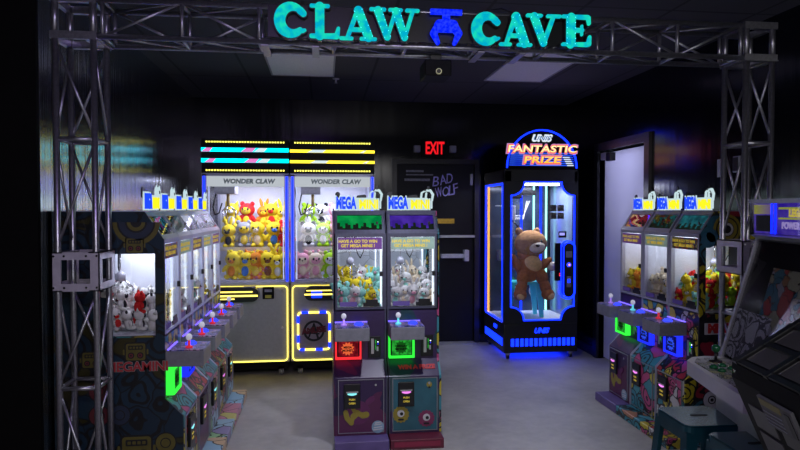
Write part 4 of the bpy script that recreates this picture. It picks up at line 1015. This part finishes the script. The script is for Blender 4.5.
# control capsule
x = .30
p = MB().prism(rrect(.135, .62, .067, x, 1.00, 6), -.05, -.004, BLACK, 'xz').obj('control_panel', t)
f = MB(); frame_strip(f, rrect(.175, .66, .0875, x, 1.00, 8), .012, -.03, -.01, BLUEL); frame_strip(f, rrect(.135, .62, .067, x, 1.00, 8), .010, -.056, -.05, BLUEL); tag(f.obj('light_outline', p), 'double blue outline')
MB().box(x-.035, x+.035, -.054, -.05, 1.14, 1.21, GREY, .003).obj('screen', p)
MB().lathe([(.026, 0), (.024, .01), (.018, .014)], (0, 0, 0), BLUEL2, 16).xf(T(x, -.05, 1.06) @ Matrix.Rotation(PI/2, 4, 'X')).obj('button_ring', p)
MB().ball((x, -.066, 1.06), (.011, .006, .011), emit('button red', (1, .25, .3), 2), 10, 6).obj('button', p)
MB().box(x-.025, x+.025, -.056, -.05, .81, .93, GREY, .003).box(x-.014, x+.014, -.06, -.056, .86, .90, BLUEL).obj('coin_slot', p)
MB().box(.155, .215, -.03, .01, .88, 1.30, MATTE, .004).obj('side_box', t)
MB().ball((.20, -.032, .96), .006, emit('red pilot', (1, .03, .03), 3), 6, 4).ball((.20, -.032, .94), .006, MATS['red pilot'], 6, 4).obj('pilot_light', t)
# arched header
A = arcpts(0, 2.14, .40, .415, 180, 0, 24); hd = MB().prism(A, -.0, .12, MATTE, 'xz').obj('arched_header', t)
s_ = MB()
for a, b in zip(A[:-1], A[1:]): stroke(s_, a, b, .008, .008, -.012, 0, BLUEL, 3)
s_.box(-.41, .41, -.012, 0, 2.115, 2.13, MATTE); s_.obj('arch_light', hd)
ray = MB()
for i in range(7):
    z = 2.16+.022*i; hw = .385*math.sqrt(max(.05, 1-((z-2.14)/.415)**2))
    ray.box(-hw+.01, hw-.01, -.004, 0, z, z+.012, emit('blue ray', (.01, .05, .85), 1.0, (.03, .14, 1), 4))
for i in range(5): ray.box(.29-.012*i, .365-.012*i, -.008, -.004, 2.16+.022*i, 2.172+.022*i, emit('white ray', (.7, .8, 1), 1.0))
ray.obj('blue_rays', hd)
FO, FY_, FW = emit('orange red outline', (1, .12, .10), 1.1), emit('golden face', (1, .55, .05), 1.2, (1, .95, .45), axis=2, lo=2.2, hi=2.38), emit('mauve glow edge', (.75, .35, .75), .7)
for (tx, w_, h_, zz) in (('FANTASTIC', .80, .085, 2.345), ('PRIZE', .43, .080, 2.225)):
    ft(MB(), tx, 0, -.014, zz, w_+.035, h_+.035, FW, .004, .05, .12).obj('letter_glow', hd)
    ft(MB(), tx, 0, -.022, zz, w_+.012, h_+.014, FO, .004, .045, .12).obj('letter_outline', hd)
    ft(MB(), tx, 0, -.030, zz, w_-.006, h_-.010, FY_, .004, .015, .12).obj('lettering', hd)
ft(ft(MB(), 'UNIS', 0, -.014, 2.465, .24, .085, emit('white logo glow', (.75, .85, .95), 1), .004, .07, .35), 'UNIS', 0, -.022, 2.465, .20, .05, emit('logo blue core', (.05, .15, .4), 1), .004, .0, .35).obj('logo', hd)

# stand and big plush bear inside
TQ = pbr('turquoise plastic', (.08, .68, .75), .4, var=.08)
s_ = thing('turquoise_stand', 'turquoise four legged stand holding the big brown plush in the tall prize machine', 'stand', (2.33, 7.02, .415))
MB().prism(rrect(.41, .28, .05), .385, .415, TQ, 'xy').obj('seat', s_)
for sx in (-1, 1):
    for sy in (-1, 1):
        MB().prism([(sx*.165-.04, .385), (sx*.165+.04, .385), (sx*.20+.022, 0), (sx*.20-.022, 0)], sy*.11-.012, sy*.11+.012, TQ, 'xz').obj('leg', s_)
bear = thing('large_plush_bear', 'large brown plush bear slumped behind the glass of the tall prize machine', 'plush toy', (2.345, 6.86, .87))
bear.scale = (.84, .84, .84)
FUR = pbr('rust brown fur', (.36, .13, .04), .95, var=.25, scale=30, bump=.8, spec=.1); TAN = pbr('tan fur', (.72, .46, .18), .95, var=.15, scale=30, bump=.6, spec=.1)
HOODM = pbr('mid brown fur', (.36, .19, .085), .95, var=.2, scale=30, bump=.8, spec=.1); CRM = pbr('cream fur', (.75, .66, .55), .9, var=.1, scale=30, bump=.4, spec=.1)
b = MB(); b.ball((.02, 0, .16), (.19, .15, .20), FUR, 22, 14).ball((.00, 0, .34), (.15, .12, .12), FUR, 20, 12); 
b.ball((.20, -.05, .20), (.06, .07, .15), FUR, 16, 10, Matrix.Rotation(.9, 3, 'Y')).ball((-.18, -.04, .22), (.06, .07, .15), FUR, 16, 10, Matrix.Rotation(-.5, 3, 'Y'))
for sx, dx in ((-1, .0), (1, .06)):
    b.ball((sx*.10+dx, -.10, .04), (.085, .10, .12), FUR, 18, 10, Matrix.Rotation(-sx*.3, 3, 'Y')).ball((sx*.14+dx, -.14, -.10), (.075, .075, .13), FUR, 18, 10, Matrix.Rotation(-sx*.35, 3, 'Y'))
    b.ball((sx*.165+dx, -.17, -.19), (.09, .095, .08), FUR, 18, 10)
b.obj('body', bear)
MB().ball((.04, -.10, .22), (.13, .09, .11), TAN, 20, 12, Matrix.Rotation(.5, 3, 'Y')).obj('belly_patch', bear)
hdm = MB().ball((.03, -.02, .49), (.225, .19, .185), HOODM, 24, 16).obj('head', bear)
MB().ball((-.13, 0, .655), (.055, .03, .055), HOODM, 14, 8).obj('ear', hdm); MB().ball((.12, 0, .655), (.055, .03, .055), HOODM, 14, 8).obj('ear', hdm)
MB().ball((.06, -.15, .455), (.125, .08, .085), CRM, 18, 10).obj('muzzle', hdm); MB().ball((.055, -.235, .475), (.03, .02, .022), EYE, 12, 8).obj('nose', hdm)
for x in (-.02, .12): MB().ball((x, -.185, .53), (.018, .012, .024), EYE, 10, 8).obj('eye', hdm)
MB().ball((.32, -.08, .18), (.075, .06, .065), CRM, 16, 10).obj('paw', bear)
for sx, dx in ((-1, .0), (1, .06)): MB().ball((sx*.178+dx, -.235, -.205), (.055, .035, .048), TAN, 14, 8).obj('foot_pad', bear)

# ------------------------------------------------------------------ stools
TEALM = pbr('teal enamel metal', (.012, .085, .115), .24, .35, var=.12, scale=12)
def stool(cx, cy, rz, label):
    s_ = thing('metal_stool', label, 'stool', (cx, cy, 0), rz, 'teal metal stools'); H = .695
    m = MB(); O, I = rrect(.285, .285, .035), rrect(.07, .024, .011)
    m.prism(rrect(.285, .285, .035), H-.035, H-.006, TEALM, 'xy').prism(rrect(.272, .272, .03), H-.006, H, TEALM, 'xy')
    m.obj('seat', s_)
    MB().prism(rrect(.085, .022, .0105), H-.001, H+.0012, MATTE, 'xy').obj('hand_slot', s_)
    ap = MB()
    for a in range(4):
        ap.prism([(-.135, H-.035), (.135, H-.035), (.142, H-.09), (.10, H-.075), (-.10, H-.075), (-.142, H-.09)], -.141, -.136, TEALM, 'xz')
        for v in ap.bm.verts: v.co = Matrix.Rotation(PI/2, 4, 'Z') @ v.co
    ap.obj('apron', s_)
    for sx in (-1, 1):
        for sy in (-1, 1):
            l = MB(); t0, t1 = .135, .185
            def c(z): k = (H-.03-z)/(H-.03); return t0+(t1-t0)*k
            for (ax) in (0, 1):
                P = [(c(H-.03)-.050, H-.03), (c(H-.03)+.004, H-.03), (c(0), 0), (c(0)-.030, 0)]
                vs0 = []
                for off in (0, .004):
                    vs = []
                    for (u, z) in P:
                        q = c(z)+.004-off
                        vs.append(l.bm.verts.new((sx*u, sy*q, z) if ax == 0 else (sx*q, sy*u, z)))
                    vs0.append(vs)
                fs = [l.bm.faces.new(vs0[0]), l.bm.faces.new(vs0[1][::-1])]
                for i in range(4): fs.append(l.bm.faces.new((vs0[0][i], vs0[0][(i+1) % 4], vs0[1][(i+1) % 4], vs0[1][i])))
                l._tag(fs, TEALM)
            l.obj('leg', s_)
            MB().box(sx*.17-.018, sx*.17+.018, sy*.17-.018, sy*.17+.018, 0, .012, BLACK).obj('foot', s_)
    st = MB().tube((-.15, -.15, .25), (.15, .15, .25), .006, TEALM, 8).tube((-.15, .15, .25), (.15, -.15, .25), .006, TEALM, 8); st.obj('stretcher', s_)
stool(1.765, 2.70, -.03, 'teal metal stool standing farther back, against the doodle-printed machines')
stool(1.80, 2.345, -.03, 'teal metal stool standing nearer, half hidden by the black panelled cabinet')

# ------------------------------------------------------------------ upright arcade cabinet
AC = pbr('white laminate', (.72, .72, .75), .35, var=.05, scale=8)
ar = thing('upright_arcade_cabinet', 'pale upright arcade cabinet with lit marquee and green joystick behind the truss column side', 'arcade cabinet', (1.765, 2.83, 0), -PI/2-.20)
# local: front faces -Y, left edge x=0 -> far end; x grows towards the camera
AW = .66
MB().prism([(.15, .0), (.15, .885), (.85, .885), (.85, 0)], .02, AW-.02, AC).obj('pedestal', ar)
dk = MB()
dk.prism([(.03, .03), (.10, -.02), (.45, -.03), (AW+.02, -.03), (AW+.02, .30), (.0, .30), (-.0, .10)], .885, .95, AC, 'xy').obj('control_deck', ar)
MB().prism([(.06, .04), (.14, .0), (AW, -.0), (AW, .27), (.05, .27)], .95, .954, doodle('deck print', [(.4, .4, .42), (.45, .44, .2), (.5, .5, .5), (.3, .35, .3)], 20, seed=7, lw=.04), 'xy').obj('deck_overlay', ar)
GJ = pbr('dark green gloss plastic', (.01, .11, .04), .2, var=.1)
j = MB().tube((.13, .10, .954), (.13, .10, 1.00), .007, BLACK, 8).lathe([(.03, 0), (.028, .006), (.01, .01)], (.13, .10, .954), BLACK, 14).lathe([(.006, 0), (.018, .012), (.020, .028), (.010, .04)], (.13, .10, .995), GJ, 14).obj('joystick', ar)
for (x, y) in ((.22, .16), (.27, .18), (.32, .19), (.22, .09), (.27, .11), (.32, .12), (.25, .04), (.31, .05)):
    MB().lathe([(.019, 0), (.018, .008), (.012, .010), (.011, .014)], (x, y, .954), GJ, 14).obj('button', ar)
GRIP = pbr('grey edge trim', (.50, .50, .54), .35, .5, var=.1)
for x0 in (0, AW-.02): MB().prism([(.17, .95), (.335, 1.53), (.30, 1.72), (.85, 1.72), (.85, .95)], x0, x0+.02, GRIP).obj('side_board', ar)
scm = doodle('screen poster', [(.34, .34, .36), (.42, .05, .04), (.36, .36, .22), (.05, .18, .22), (.34, .18, .08)], 15, seed=21, lw=.02, rough=.25, eyes=False)
sl = MB(); a0, a1 = (.185, .955), (.345, 1.52)
def onp(u, off=0): 
    dy, dz = a1[0]-a0[0], a1[1]-a0[1]; L_ = math.hypot(dy, dz); return (a0[0]+dy*u-dz/L_*off, a0[1]+dz*u+dy/L_*off)
def slabp(mb, u0, u1, x0, x1, off, th, m):
    p = [onp(u0, off), onp(u1, off), onp(u1, off-th), onp(u0, off-th)]; mb.prism(p, x0, x1, m)
slabp(sl, 0, 1, .02, AW-.02, 0, .02, pbr('dark bezel gloss', (.012, .012, .014), .12, var=.1)); bz = sl.obj('monitor_bezel', ar)
q = MB(); slabp(q, .30, .80, .22, AW-.03, .003, .003, scm); slabp(q, .02, .42, .03, .33, .0035, .003, doodle('line drawing print', [(.55, .55, .58), (.62, .62, .64)], 9, seed=30, lw=.03, rough=.3, line=(.06, .06, .07)))
q.obj('bezel_artwork', bz)
q = MB(); slabp(q, 0, 1, .02, AW-.02, .012, .003, glass('screen glass', refl=.05, rough=.01)); q.obj('screen_glass', bz)
# marquee
mq = MB().box(.0, AW, .30, .85, 1.70, 1.72, GRIP).prism([(.335, 1.53), (.30, 1.55), (.335, 1.56), (.5, 1.56), (.5, 1.53)], .02, AW-.02, GRIP).obj('marquee_frame', ar)
q = MB().box(.02, AW-.02, .318, .324, 1.56, 1.70, emit('marquee violet', (.05, .02, .45), .8, (.13, .08, .55), 12)).obj('marquee_picture', ar)
d = MB().box(.03, .22, .312, .318, 1.65, 1.695, emit('marquee yellow green', (.45, .45, .08), .8, (.20, .08, .5), axis=0, lo=.05, hi=.22))
d.box(.05, .17, .312, .318, 1.57, 1.645, emit('marquee black block', (.012, .012, .015), 1)).box(.25, AW-.03, .312, .318, 1.672, 1.682, emit('marquee lime', (.5, .55, .1), .8)).box(.25, AW-.03, .312, .318, 1.628, 1.636, MATS['marquee lime'])
for x in (.195, .225): d.box(x, x+.008, .306, .312, 1.56, 1.70, BLUEL)
d.addmesh(textmesh('LEGACY', .045, .001, .003), emit('marquee gold text', (.85, .7, .1), 1), T(.42, .311, 1.655) @ FRONT).addmesh(textmesh('POWER UP', .04, .001, .002), emit('marquee lilac text', (.5, .4, .8), 1), T(.38, .311, 1.60) @ FRONT)
d.obj('marquee_lettering', q)
MB().box(.02, AW-.02, .300, .303, 1.56, 1.70, GLASSD).obj('marquee_glass', ar)

# ------------------------------------------------------------------ black panelled cabinet in the corner
bk = thing('black_panelled_cabinet', 'black cabinet with a sloped grid panelled top and tapered front in the bottom right corner', 'cabinet', (1.385, 1.935, 0), -PI/2-.165)
# local x -> towards camera (0 = far side), y -> away from the aisle, front faces -Y
BW = .80
GP = pbr('smoked grey panel', (.05, .048, .05), .18, var=.2, scale=6, coat=.3)
GP2 = pbr('grey film panel', (.09, .088, .09), .35, var=.15, scale=8)
prof = [(0, 1.15), (.30, 1.345), (.62, 1.42), (.62, 0), (.34, 0), (.30, .35), (.11, .85), (0.0, 1.10)]
MB().prism(prof, 0, BW, MATTE).obj('cabinet_body', bk)
def slab3(mb, p, q, u0, u1, x0, x1, off, th, m):
    dy, dz = q[0]-p[0], q[1]-p[1]; L_ = math.hypot(dy, dz); n = (-dz/L_, dy/L_)
    P = [(p[0]+dy*u+n[0]*o, p[1]+dz*u+n[1]*o) for u, o in ((u0, off), (u1, off), (u1, off-th), (u0, off-th))]
    mb.prism(P, x0, x1, m)
for i in range(4):
    for j in range(3):
        x0 = .045+i*.185; q = MB(); slab3(q, (0, 1.15), (.30, 1.345), .09+j*.30, .09+j*.30+.23, x0, x0+.15, .004, .006, GP); q.obj('top_panel', bk)
fr = MB()
for i in range(5): slab3(fr, (0, 1.15), (.30, 1.345), 0, 1, .012+i*.185, .036+i*.185, .012, .012, BLACK)
for j in range(4): slab3(fr, (0, 1.15), (.30, 1.345), .01+j*.30, .06+j*.30, 0, BW, .010, .010, BLACK)
fr.obj('top_grille', bk)
for i in range(4):
    for j in range(2):
        x0 = .05+i*.17; q = MB(); slab3(q, (.11, .85), (0, 1.10), .04+j*.36, .04+j*.36+.30, x0, x0+.13, .004, .006, GP2); q.obj('front_panel', bk)
    for j in range(3):
        x0 = .05+i*.17; q = MB(); slab3(q, (.30, .35), (.11, .85), .05+j*.32, .05+j*.32+.26, x0, x0+.13, .004, .006, GP2); q.obj('front_panel', bk)
q = MB(); slab3(q, (.11, .85), (0, 1.10), .60, .97, .17, .35, .012, .010, pbr('label paper', (.11, .11, .12), .5, var=.1, scale=30)); lb = q.obj('rating_label', bk)
q = MB(); slab3(q, (.11, .85), (0, 1.10), .87, .95, .18, .29, .014, .002, pbr('label yellow', (.25, .22, .08), .5, var=.1))
for k in range(4): slab3(q, (.11, .85), (0, 1.10), .64+k*.05, .655+k*.05, .18, .28, .014, .002, GREY)
slab3(q, (.11, .85), (0, 1.10), .64, .92, .31, .335, .014, .002, BLACK)
q.obj('label_print', lb)
MB().tube((.02, -.004, 1.125), (.02, .002, 1.125), .006, CHROME, 8).tube((.40, -.004, 1.125), (.40, .002, 1.125), .006, CHROME, 8).obj('screw', bk)

# ------------------------------------------------------------------ lights
def area(name, loc, rot, sx, sy, power, col=(1, 1, 1), spread=PI):
    l = bpy.data.lights.new(name, 'AREA'); l.shape = 'RECTANGLE'; l.size = sx; l.size_y = sy; l.energy = power; l.color = col; l.spread = spread
    o = bpy.data.objects.new(name, l); COL.objects.link(o); o.location = loc; o.rotation_euler = rot; return o
area('hall_light', (0.6, -.6, 2.9), (math.radians(22), 0, 0), 2.4, .8, 55, (1, .97, .94))
area('hall_violet_light', (-.2, 1.2, 2.9), (math.radians(50), 0, math.radians(12)), .8, .8, 11, (.38, .15, 1))
sp = bpy.data.lights.new('aisle_fill_spot', 'SPOT'); sp.energy = 72; sp.color = (.80, .82, 1); sp.spot_size = math.radians(125); sp.spot_blend = .7; sp.shadow_soft_size = .05  # added spot below the hanging box, brightens the machine rows and floor
o = bpy.data.objects.new('aisle_fill_spot', sp); COL.objects.link(o); o.location = (.64, 3.52, 2.40); o.rotation_euler = (math.radians(32), 0, 0)
area('ceiling_fill_light', (.6, -1.6, 1.2), (math.radians(112), 0, 0), 3.0, .5, 20, (.9, .92, 1))  # added uplight behind the camera to lift the ceiling panels
area('door_fill_light', (XR+.6, (RY0+RY1)/2, 2.2), (0, math.radians(60), 0), 1.0, .6, 11, (.66, .68, 1))  # unseen lamp added behind the door so its pane reads pale
w = bpy.data.worlds.new('World'); scn.world = w; w.use_nodes = True
w.node_tree.nodes['Background'].inputs[0].default_value = (.3, .32, .45, 1); w.node_tree.nodes['Background'].inputs[1].default_value = .012

# ------------------------------------------------------------------ camera
cam = bpy.data.cameras.new('Camera'); co = bpy.data.objects.new('Camera', cam); COL.objects.link(co)
cam.sensor_width = 36; cam.lens = 615.1/800*36; cam.clip_start = .05
co.location = (0, 0, 1.67); co.rotation_euler = (PI/2-.0245, 0, -.1239); scn.camera = co
scn.view_settings.view_transform = 'Standard'; scn.view_settings.look = 'None'; scn.view_settings.gamma = 1; scn.view_settings.exposure = 0
scn.view_settings.use_curve_mapping = False
scn.cycles.use_denoising = True
scn.cycles.max_bounces = 6; scn.cycles.transparent_max_bounces = 16; scn.cycles.sample_clamp_indirect = 4; scn.cycles.caustics_reflective = False; scn.cycles.caustics_refractive = False
